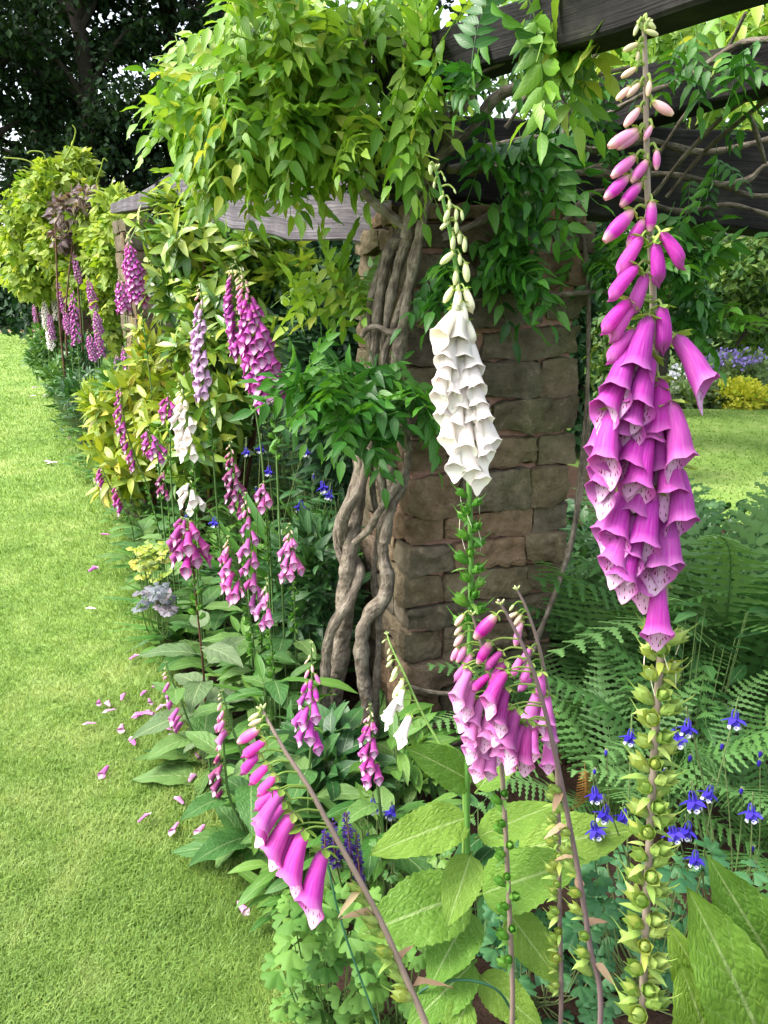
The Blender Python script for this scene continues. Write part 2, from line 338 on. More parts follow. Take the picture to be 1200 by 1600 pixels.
def m_stone():
    k = NT('sandstone'); tc = k.n('TexCoord'); r, oi = k.rnd()
    geo = k.n('NewGeometry')
    n1 = k.noise(geo.outputs['Position'], 9, 6, .6); n2 = k.noise(geo.outputs['Position'], 60, 5, .6); n3 = k.noise(geo.outputs['Position'], 3.0, 4)
    base = k.ramp(r, [(0, lin(90, 84, 70)), (.25, lin(126, 113, 91)), (.5, lin(85, 82, 74)), (.75, lin(132, 109, 87)), (1, lin(108, 101, 90))])
    c = k.mix(k.ramp(n1, [(.38, (0, 0, 0, 1)), (.66, (1, 1, 1, 1))]), k.mix(1.0, base, (.62, .60, .55, 1), 'MULTIPLY'), base)
    c = k.mix(k.ramp(n3, [(.52, (0, 0, 0, 1)), (.7, (.55, .55, .55, 1))]), c, lin(92, 94, 62))
    c = k.mix(k.ramp(n2, [(.6, (0, 0, 0, 1)), (.75, (.5, .5, .5, 1))]), c, lin(56, 50, 44))
    n4 = k.noise(geo.outputs['Position'], 26, 6, .7); c = k.mix(k.ramp(n4, [(.36, (.6, .6, .6, 1)), (.50, (0, 0, 0, 1))]), c, k.mix(1.0, c, (.5, .48, .45, 1), 'MULTIPLY')); c = k.mix(k.ramp(n4, [(.56, (0, 0, 0, 1)), (.72, (.5, .5, .5, 1))]), c, lin(156, 140, 116))
    h = k.math('ADD', k.math('ADD', n1, k.math('MULTIPLY', n2, .35)), k.math('MULTIPLY', n4, .7)); return k.out(k.bsdf(c, .9, .12, k.bump(h, .9, .02)))
M_STONE = m_stone()
M_MORTAR = m_plain('mortar', lin(112, 84, 70), lin(152, 120, 104), .95, 40, 0, .8, .01, .1)

def m_lawn(name, blade=False):
    k = NT(name); geo = k.n('NewGeometry'); pos = geo.outputs['Position']
    n1 = k.noise(pos, 1.3, 4); n2 = k.noise(pos, 6, 3); n3 = k.noise(pos, 55, 3); at = k.n('Attribute', attribute_name='rnd')
    f = k.math('ADD', k.math('MULTIPLY', n1, .55), k.math('MULTIPLY', n2, .45))
    c = k.ramp(f, [(.34, lin(100, 130, 58)), (.5, lin(122, 150, 74)), (.64, lin(148, 166, 98))])
    if blade:
        c2 = k.ramp(at.outputs['Fac'], [(0, (.70, .78, .62, 1)), (.35, (.95, 1, .85, 1)), (.8, (1.2, 1.16, 1.05, 1)), (.92, (1.35, 1.2, 1.05, 1)), (1, (1.6, 1.28, 1.2, 1))])
        c = k.mix(1.0, c, c2, 'MULTIPLY'); return k.out(k.leafy(c, .5, .3, .3, (1.2, 1.15, .6, 1)))
    c = k.mix(k.math('MULTIPLY', n3, .35), c, lin(70, 98, 38)); return k.out(k.bsdf(c, .9, .1, k.bump(n3, .8, .02)))
M_LAWN, M_BLADE = m_lawn('lawn_turf'), m_lawn('grass_blade', True)
M_FIELD = m_plain('rough_ground', lin(54, 74, 36), lin(84, 104, 50), .95, 1.5, 0, 0, .004, .1)
M_PATH = m_plain('brick_path', lin(140, 104, 92), lin(176, 138, 122), .9, 8)

# ------------------------------------------------------------------ the ground
EDGE_PX = [(500, 1800), (470, 1620), (452, 1500), (418, 1400), (368, 1330), (326, 1250), (288, 1130), (256, 1010), (232, 900), (198, 830), (152, 760), (120, 690), (97, 620), (66, 562), (44, 518)]
EDGE = smooth([G(*p)[:2] for p in EDGE_PX], 4)
EDGE = np.vstack(([EDGE[0] + (0.15, -1.6)], EDGE))
def sheet(name, pts2, z, mat, label, cat=None, kind='structure'):
    g = Geo(); p = np.array([(x, y, z) for x, y in pts2]); g.add(p, np.arange(len(p))[None]); return tag(part(name, g.mesh(name, mat, False)), label, cat, None, kind)
def strip(name, a, b, nv, z, mat, label, amp=0.0):
    t = np.linspace(0, 1, nv)[None, :, None]; p = a[:, None] * (1 - t) + b[:, None] * t
    zz = z + amp * np.array([[noise.noise(Vector((q[0] * 5, q[1] * 5, 0))) + .6 * noise.noise(Vector((q[0] * 17, q[1] * 17, 2))) for q in row] for row in p]) if amp else np.full(p.shape[:2], z)
    g = Geo(); surf(g, np.concatenate((p, zz[..., None]), -1), flip=True); return tag(part(name, g.mesh(name, mat)), label, None, None, 'structure')
g = Geo(); th = np.linspace(0, 2 * np.pi, 48, endpoint=False)
g.add(np.stack((np.cos(th) * 900, np.sin(th) * 900, np.full(48, -.03)), 1), np.arange(48)[None]); tag(part('ground', g.mesh('ground', M_FIELD, False)), 'rough green ground', None, None, 'structure')
FAR_Y = EDGE[-1][1]
lawn_l = np.stack((np.full(len(EDGE), -16.0), EDGE[:, 1]), 1)
strip('lawn', lawn_l, EDGE, 3, 0.0, M_LAWN, 'mown lawn curving along the flower border')
BR = np.array([(x + 4.2 + .35 * max(0, 3 - abs(y - 3)), y) for x, y in EDGE]); BR[:, 0] = np.maximum(BR[:, 0], 2.6 - .45 * BR[:, 1])
strip('border_soil', EDGE, BR, 60, 0.012, M_SOIL, 'dark soil of the flower border', .03)
RL = [(2.2, 9.4), (9.5, 9.3), (9.5, 3.4), (2.4, 3.4), (2.2, 4.6)]
sheet('far_lawn', [RL[0], RL[4], RL[3], RL[2], RL[1]], .03, M_LAWN, 'second lawn beyond the pergola')
sheet('brick_path', [(-13.5, FAR_Y - 1.2), (-10.4, FAR_Y - .2), (-10.2, FAR_Y + .8), (-14, FAR_Y + .6)], .008, M_PATH, 'pink brick path at the lawn end')

# grass blades: one uncountable mass per lawn
def blades(xy, h, w, lean, r):
    n = len(xy); az = U(0, 2 * np.pi, n); d = np.stack((np.cos(az), np.sin(az)), 1); s = np.stack((-d[:, 1], d[:, 0]), 1); h = h[:, None]; w = w[:, None]; ln = lean[:, None]
    z0 = np.zeros((n, 1)); b0 = np.hstack((xy - s * w / 2, z0)); b1 = np.hstack((xy + s * w / 2, z0))
    m = xy + d * h * ln * .35; m0 = np.hstack((m - s * w * .4, h * .6)); m1 = np.hstack((m + s * w * .4, h * .6)); tp = np.hstack((xy + d * h * ln, h * (1 - .35 * ln)))
    V = np.stack((b0, b1, m0, m1, tp), 1); o = (np.arange(n) * 5)[:, None]
    g = Geo(); g.add(V.reshape(-1, 3), o + np.array([0, 1, 3, 2]), 0, None, np.repeat(r, 5)); g.f.append(o + np.array([2, 3, 4])); g.m.append(np.zeros(n, int)); return g
def edge_x(y): return np.interp(y, EDGE[:, 1], EDGE[:, 0])
def lawn_pts(n, y0, y1, left):
    tt = (1 - np.sqrt(1 - .9375 * U(0, 1, n))) / .75; y = np.exp(np.log(y0) + (np.log(y1) - np.log(y0)) * tt); ex = edge_x(y); lx = np.maximum(ex - 6, -(.53 * y + .35)) if left is None else left
    x = lx + (ex + .03 - lx) * U(0, 1, n); k = U(0, 1, n) < (ex - lx) / (.62 * y)
    return np.stack((x, y), 1)[k]
xy = lawn_pts(290000, 1.15, 26, None)
ed = edge_x(xy[:, 1]) - xy[:, 0]; far = np.clip(xy[:, 1] / 3.0, 1, 6)
tuft = np.array([noise.noise(Vector((a * 9, b * 9, 0))) for a, b in xy]); tall = np.exp(-(ed / .16) ** 2)
hh = (.017 + .010 * U(0, 1, len(xy)) + .005 * tuft + .045 * tall * U(.2, 1, len(xy))) * np.where(far > 1, far ** .25, 1); hh = np.maximum(hh, .01)
rr = np.clip(rng.normal(.45, .22, len(xy)) + .2 * tuft, 0, 1)
gg = blades(xy, hh, (.0016 + .0013 * U(0, 1, len(xy))) * far, U(.25, 1.1, len(xy)), rr)
tag(part('grass', gg.mesh('grass', M_BLADE)), 'short mown grass of the lawn', 'grass', None, 'stuff')
n = 16000; t = U(0, 1, (n, 2)); A, B, C, D = [np.array(q) for q in ((2.2, 4.0), (5.5, 4.0), (7.0, 9.3), (2.2, 9.4))]
xy = (A * (1 - t[:, :1]) + B * t[:, :1]) * (1 - t[:, 1:]) + (D * (1 - t[:, :1]) + C * t[:, :1]) * t[:, 1:]
gg = blades(xy, .012 + .014 * U(0, 1, n), .008 + .006 * U(0, 1, n), U(.3, 1.2, n), np.clip(rng.normal(.5, .2, n), 0, 1)); gg.v = [v + (0, 0, .03) for v in gg.v]
tag(part('grass', gg.mesh('far_grass', M_BLADE)), 'short grass of the second lawn beyond the pergola', 'grass', None, 'stuff')

# ------------------------------------------------------------------ pergola: stone piers
def stone_geo(w, h, d, seed, nx=9, ny=5, nd=5, rough=.012):
    """rock-faced block: x = width, y = depth (front at -y), z = height"""
    hw = np.array((w, d, h)) / 2; rad = min(w, h, d) * .075; g = Geo(); rs = np.random.default_rng(seed); so = rs.uniform(0, 50, 3); skew = rs.normal(0, .035, 4)
    for ax in range(3):
        for sg in (-1, 1):
            b, c = [(1, 2), (2, 0), (0, 1)][ax]; nn = {0: nx, 1: nd, 2: ny}
            s = np.linspace(-1, 1, nn[b] + 1); t = np.linspace(-1, 1, nn[c] + 1); p = np.zeros((len(s), len(t), 3))
            p[..., ax] = sg * hw[ax]; p[..., b] = s[:, None] * hw[b]; p[..., c] = t[None] * hw[c]
            inner = np.clip(p, -hw + rad, hw - rad); q = nrm(p - inner); p = inner + rad * q
            for i in range(p.shape[0]):
                for j in range(p.shape[1]):
                    v = Vector(p[i, j] + so); nz = noise.noise(v * 7) * 1.2 + (1 - 2.2 * abs(noise.noise(v * 13))) * .55 + noise.noise(v * 22) * .6 + .4 * noise.noise(v * 45)
                    p[i, j] += q[i, j] * nz * rough * (1.0 if abs(q[i, j][1]) < .5 else 1.5)
            p[..., 2] += .6 * p[..., 0] * skew[0] + p[..., 0] * np.sign(p[..., 2]) * skew[1]
            surf(g, p, flip=(sg < 0))
    return g
def pier(label, C, phi, w, htop, seed, detail=1.0):
    rs = np.random.default_rng(seed); ex = np.array((math.cos(phi), math.sin(phi), 0)); ey = np.array((-ex[1], ex[0], 0)); C3 = np.array((C[0], C[1], 0))
    t = thing('stone_pier', label, 'pier', C3 + (ex + ey) * w / 2, 'stone piers of the pergola')
    m = Geo(); q = .022
    core = np.array([C3 + ex * a + ey * b + (0, 0, z) for z in (-.05, htop - .01) for a, b in ((q, q), (w - q, q), (w - q, w - q), (q, w - q))])
    m.add(core, [[0, 1, 5, 4], [1, 2, 6, 5], [2, 3, 7, 6], [3, 0, 4, 7], [4, 5, 6, 7]])
    part('mortar_core', m.mesh('mortar_core', M_MORTAR, False), t, None).matrix_basis = Matrix.Translation(-Vector(t['base']))
    z, k = 0.0, 0
    while z < htop - .03:
        hc = min(float(rs.uniform(.075, .135)), htop - z)
        if htop - z - hc < .05: hc = htop - z
        own = [k % 2 == 0, k % 2 == 1, k % 2 == 0, k % 2 == 1]           # which side owns its two corners
        for side in range(4):
            a = [0, math.pi / 2, math.pi, -math.pi / 2][side]; R = np.array([ex, ey, -ex, -ey])[side]; Nn = np.array([-ey, ex, ey, -ex])[side]
            O = [C3, C3 + ex * w, C3 + ex * w + ey * w, C3 + ey * w][side]
            dd = .13; lo, hi = (0, w) if own[side] else (dd, w - dd)
            cuts = [lo]; 
            while cuts[-1] < hi - .01:
                nxt = cuts[-1] + float(rs.uniform(.15, .34)); cuts.append(hi if hi - nxt < .11 else nxt)
            for c0, c1 in zip(cuts[:-1], cuts[1:]):
                gap = .0085; proud = float(rs.uniform(-.004, .014)); sw, sh = c1 - c0 - gap * 1.6, hc - gap * 1.8
                if detail < 1: sg = stone_geo(sw, sh, dd, rs.integers(1e6), 4, 3, 2, .008)
                else: sg = stone_geo(sw, sh, dd, rs.integers(1e6), 16, 8, 4)
                me = sg.mesh('stone', M_STONE); M = np.eye(4); M[:3, 0] = R; M[:3, 1] = -Nn; M[:3, 2] = (0, 0, 1)
                M[:3, 3] = O + R * (c0 + c1) / 2 - Nn * (dd / 2 - proud) + np.array((0, 0, z + hc / 2)); part('stone', me, t, M)
        z += hc; k += 1
    return t
PH = math.radians(17)
pier('rough brown stone pier with twisted wisteria trunks climbing its lawn side', (.075, 2.35), PH, .58, 1.80, 3)
p2 = P(206, 430, 5.9); pier('stone pier half hidden behind the glossy evergreen climber', (p2[0], 5.9), math.radians(28), .6, 2.0, 4, .5)
p3 = P(70, 430, 10.2); pier('stone pier smothered in pale green hop vine', (p3[0], 10.2), math.radians(28), .6, 2.2, 5, .5)

# beams: stations (px, top, bottom, Y), pushed back by a thickness
def beam(label, st, thick, mat, group='oak beams of the pergola', back=None, up=0.0):
    T = smooth([P(a, b, y) for a, b, c, y in st], 5); Bt = smooth([P(a, c, y) for a, b, c, y in st], 5)
    d = nrm((T[-1] - T[0]) * (1, 1, 0)); nb = np.array((-d[1], d[0], 0)); nb = nb if nb[1] > 0 else -nb
    if back is not None: nb = nrm(np.array(back, float))
    L = np.concatenate(([0], np.cumsum(np.linalg.norm(np.diff(T, axis=0), axis=1)))); n = len(T); o = T[0] * .5 + Bt[0] * .5
    t = thing('oak_beam', label, 'beam', o, group)
    bv = .006; hgt = np.linalg.norm(T - Bt, axis=1); dn = nrm(Bt - T)
    prof = [(bv, 0), (thick - bv, 0), (thick, bv), (thick, -bv), (thick - bv, -1), (bv, -1), (0, -bv), (0, bv)]
    ring = []
    for a, b in prof:
        if b == 0: base = T
        elif b == -1: base = Bt
        elif b > 0: base = T + dn * bv
        else: base = Bt - dn * bv
        ring.append(base + nb * a)
    ring = np.stack(ring, 1) - o; wob = np.array([[noise.noise(Vector(p * 4 + o)) for p in row] for row in ring]); ring = ring + wob[..., None] * .012
    vv = np.array([0, .12, .13, .13 + .2, .34, .46, .47, .67]) + .01
    uv = np.stack((np.broadcast_to(L[:, None], (n, 8)), np.broadcast_to(vv, (n, 8))), -1)
    g = Geo(); surf(g, ring, 0, uv, True, 0, True); g.add(ring[0], np.arange(8)[None]); g.add(ring[-1], np.arange(8)[None, ::-1])
    part('timber', g.mesh('timber', mat, False), t, None).matrix_basis = Matrix.Identity(4)
    return t
def bracket_post(parent, px, y0, y1, Y, w):
    a, b = P(px, y0, Y), P(px, y1, Y); g = Geo(); o = np.array(parent['base']); c = (a + b) / 2 - o; s = np.array((w, .05, a[2] - b[2])) / 2
    v = np.array([(i, j, k) for i in (-1, 1) for j in (-1, 1) for k in (-1, 1)]) * s + c
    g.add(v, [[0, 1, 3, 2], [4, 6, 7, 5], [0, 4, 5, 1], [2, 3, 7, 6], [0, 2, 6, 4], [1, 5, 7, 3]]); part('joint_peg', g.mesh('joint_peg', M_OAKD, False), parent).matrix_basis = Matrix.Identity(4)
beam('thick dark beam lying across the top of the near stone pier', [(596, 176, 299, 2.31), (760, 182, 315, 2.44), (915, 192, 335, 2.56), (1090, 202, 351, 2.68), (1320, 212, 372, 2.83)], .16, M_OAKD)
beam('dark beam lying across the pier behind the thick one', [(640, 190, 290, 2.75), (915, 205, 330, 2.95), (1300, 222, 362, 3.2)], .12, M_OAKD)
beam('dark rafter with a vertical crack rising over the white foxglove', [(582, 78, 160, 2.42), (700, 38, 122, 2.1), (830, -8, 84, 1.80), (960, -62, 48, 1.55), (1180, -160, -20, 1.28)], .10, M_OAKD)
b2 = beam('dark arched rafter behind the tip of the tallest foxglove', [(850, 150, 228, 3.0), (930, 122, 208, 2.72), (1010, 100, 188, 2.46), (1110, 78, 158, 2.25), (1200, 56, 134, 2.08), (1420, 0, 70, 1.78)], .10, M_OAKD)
bg_ = beam('silvery grey beam meeting the lawn side of the near pier', [(612, 304, 384, 2.62), (530, 304, 377, 2.9), (455, 304, 372, 3.25), (390, 298, 362, 3.65), (330, 290, 350, 4.15)], .12, M_OAK)
beam('thin weathered plank above the silvery grey beam', [(580, 258, 290, 2.7), (545, 262, 293, 2.82), (455, 267, 300, 3.25), (370, 270, 300, 3.8)], .10, M_OAK)
b4 = beam('grey arched beam above the evergreen climber', [(330, 246, 300, 4.5), (285, 258, 312, 4.9), (245, 284, 320, 5.5), (210, 304, 328, 6.2), (172, 318, 334, 7.0)], .12, M_OAK)
bracket_post(b4, 252, 284, 330, 5.35, .05)

# ------------------------------------------------------------------ scattering leaves
def blob_pts(blobs, n, shell=.45):
    """blobs: (px, py, Y, rx px, ry px, rz m) -> points, outward directions"""
    vol = np.array([b[3] * b[4] * (b[2] ** 2) for b in blobs], float); idx = rng.choice(len(blobs), n, p=vol / vol.sum())
    c = np.array([P(*b[:3]) for b in blobs]); s = np.array([(b[3] * mpp(q), b[5], b[4] * mpp(q)) for b, q in zip(blobs, c)])
    d = nrm(rng.normal(0, 1, (n, 3))); r = U(0, 1, n) ** shell; return c[idx] + d * s[idx] * r[:, None], nrm(d / s[idx])
def seen_order(pos):
    x, y, dep = project(pos); inside = (x > -20) & (x < 1220) & (y > -20) & (y < 1620) & (dep > .1)
    return np.argsort(np.where(inside, 0, 1e3) + dep)
def foliage(t, geos, M, mat, nsep, name='leaf', mass='foliage', rnd=None):
    """the nsep largest in view as single leaves, the rest one mass"""
    M = np.asarray(M); n = len(M); pick = rng.integers(0, len(geos), n); meshes = [g.mesh(name, mat) for g in geos]
    o = seen_order(M[:, :3, 3]); rest = []
    for k, i in enumerate(o):
        if k < nsep: part(name, meshes[pick[i]], t, M[i])
        else: rest.append(i)
    if rest:
        rest = np.array(rest); g = Geo(); b = np.array(t['base'])
        for q in range(len(geos)):
            w = rest[pick[rest] == q]
            if len(w): Mw = M[w].copy(); Mw[:, :3, 3] -= b; g.put(geos[q], Mw, U(0, 1, len(w)))
        po = link(bpy.data.objects.new(mass, g.mesh(mass, mat))); po.parent = t; po['kind'] = 'stuff'
def rand_dirs(n, zmin=-1): d = nrm(rng.normal(0, 1, (n, 3))); d[:, 2] = np.maximum(d[:, 2], zmin); return nrm(d)

# ------------------------------------------------------------------ woodland and hedges far behind
LEAF_T = Geo().add([(0, 0, 0), (.32, .5, .06), (0, 1, -.05), (-.32, .5, .06)], [[0, 1, 2, 3]])
def tree(label, px, Y, hgt, crown0, rad, n, size, mat, seed, ybase=0, group='woodland trees beyond the lawn', name='woodland_tree'):
    global rng; rs = rng; base = P(px, 500, Y); base[2] = 0; r2 = np.random.default_rng(seed)
    t = thing(name, label, 'tree', base, group); g = Geo(); lean = r2.normal(0, .03, 2); tr = .02 * hgt + .05
    tp = np.array([(lean[0] * h + .1 * math.sin(h), lean[1] * h, h) for h in np.linspace(-.1, hgt * .85, 9)]); tube(g, tp, [tr * 1.3, tr, tr * .6, tr * .25], 8, knob=.15)
    cl = []
    for k in range(int(16 + hgt)):
        h = r2.uniform(crown0, hgt * .95); a = r2.uniform(0, 2 * np.pi); f = (h - crown0) / (hgt - crown0); L = rad * (1 - .55 * f) * r2.uniform(.6, 1.05)
        s = np.array([np.interp(h * .82, tp[:, 2], tp[:, 0]), np.interp(h * .82, tp[:, 2], tp[:, 1]), h * .82]); e = s + (math.cos(a) * L, math.sin(a) * L, h * .18 + r2.uniform(-.2, .5))
        mid = (s + e) / 2 + (0, 0, .25); tube(g, smooth([s, mid, e], 4), [tr * .38, tr * .1], 5)
        for f2 in (.45, .7, 1.0): cl.append((s + (e - s) * f2 + r2.normal(0, .25, 3), (.5 + .3 * f2) * r2.uniform(.6, 1.1)))
    part('trunk', g.mesh('trunk', M_TRUNK), t).matrix_basis = Matrix.Identity(4)
    w = np.array([c[1] ** 2 for c in cl]); idx = r2.choice(len(cl), n, p=w / w.sum()); c = np.array([q[0] for q in cl])[idx]; s = np.array([q[1] for q in cl])[idx] * rad / 3.2
    d = nrm(r2.normal(0, 1, (n, 3))); pos = c + d * (s * r2.uniform(0, 1, n) ** .5)[:, None] * (1.25, 1.25, .6)
    M = frames(pos, nrm(r2.normal(0, 1, (n, 3)) + (0, 0, -.4)), nrm(r2.normal(0, .6, (n, 3)) + (0, 0, 1)), size * r2.uniform(.6, 1.3, n))
    g2 = Geo().put(LEAF_T, M, r2.uniform(0, 1, n)); co = part('crown', g2.mesh('crown', mat, False), t); co.matrix_basis = Matrix.Identity(4); co['kind'] = 'stuff'
    return t
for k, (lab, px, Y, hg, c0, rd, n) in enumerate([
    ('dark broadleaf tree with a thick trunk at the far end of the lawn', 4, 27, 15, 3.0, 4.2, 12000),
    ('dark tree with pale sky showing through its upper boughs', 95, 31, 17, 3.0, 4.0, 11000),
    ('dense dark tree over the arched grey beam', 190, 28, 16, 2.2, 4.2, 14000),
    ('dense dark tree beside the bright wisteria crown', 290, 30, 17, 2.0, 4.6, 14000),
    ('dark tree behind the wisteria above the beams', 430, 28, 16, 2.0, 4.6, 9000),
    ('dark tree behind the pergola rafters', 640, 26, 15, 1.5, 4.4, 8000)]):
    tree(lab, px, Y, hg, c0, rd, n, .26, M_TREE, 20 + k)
def hedge(label, a, b, thick, hgt, n, size, mat, name='hedge', cat='hedge', seed=0, lump=.25):
    a, b = np.array((*a, 0.0)), np.array((*b, 0.0)); r2 = np.random.default_rng(seed); t = thing(name, label, cat, (a + b) / 2, None)
    d = b - a; L = np.linalg.norm(d); d /= L; nn = np.array((-d[1], d[0], 0)); m = (a + b) / 2
    tt = r2.uniform(0, 1, n); q = r2.uniform(-1, 1, n); z = r2.uniform(0, 1, n)
    top = hgt * (1 + lump * np.array([noise.noise(Vector((v * L * .6, seed, 0))) for v in tt])); pos = a + d * (tt * L)[:, None] + nn * (q * thick / 2)[:, None]; pos[:, 2] = top * z ** .8 * (1 - .15 * np.abs(q))
    M = frames(pos - m, nrm(r2.normal(0, 1, (n, 3)) + (0, 0, .3)), nrm(r2.normal(0, .8, (n, 3)) + (0, -.6, .6)), size * r2.uniform(.6, 1.3, n))
    g = Geo().put(LEAF_T, M, r2.uniform(0, 1, n)); o = part('foliage', g.mesh('foliage', mat, False), t); o.matrix_basis = Matrix.Identity(4); o['kind'] = 'stuff'
    for v in np.linspace(.05, .95, max(3, int(L / 1.2))):
        s = Geo(); p0 = a + d * v * L - m; tube(s, np.array([p0 + (0, 0, -.05), p0 + (.05, 0, hgt * .5), p0 + (-.03, .05, hgt * .85)]), [.05, .02], 5)
        part('stem', s.mesh('stem', M_TRUNK), t).matrix_basis = Matrix.Identity(4)
    return t
hedge('dark clipped hedge closing the far end of the lawn', (-17, FAR_Y + 1.5), (-7, FAR_Y + 2.2), 1.6, 3.0, 14000, .2, M_HEDGE, seed=1)
hedge('dark shrubs below the woodland behind the hop vine', (-9, 20), (2, 17), 1.8, 3.3, 14000, .22, M_HEDGE, 'shrub_bank', 'shrubs', 2)
hedge('dark hedge behind the pergola beyond the silvery beam', (-1.6, 8.0), (2.0, 7.2), .8, 2.1, 14000, .12, M_HEDGE, seed=3)
hedge('tall green shrubbery backing the distant flower border', (1.6, 13.5), (13, 12.5), 1.5, 3.4, 16000, .2, M_TREE2, 'shrub_bank', 'shrubs', 4)

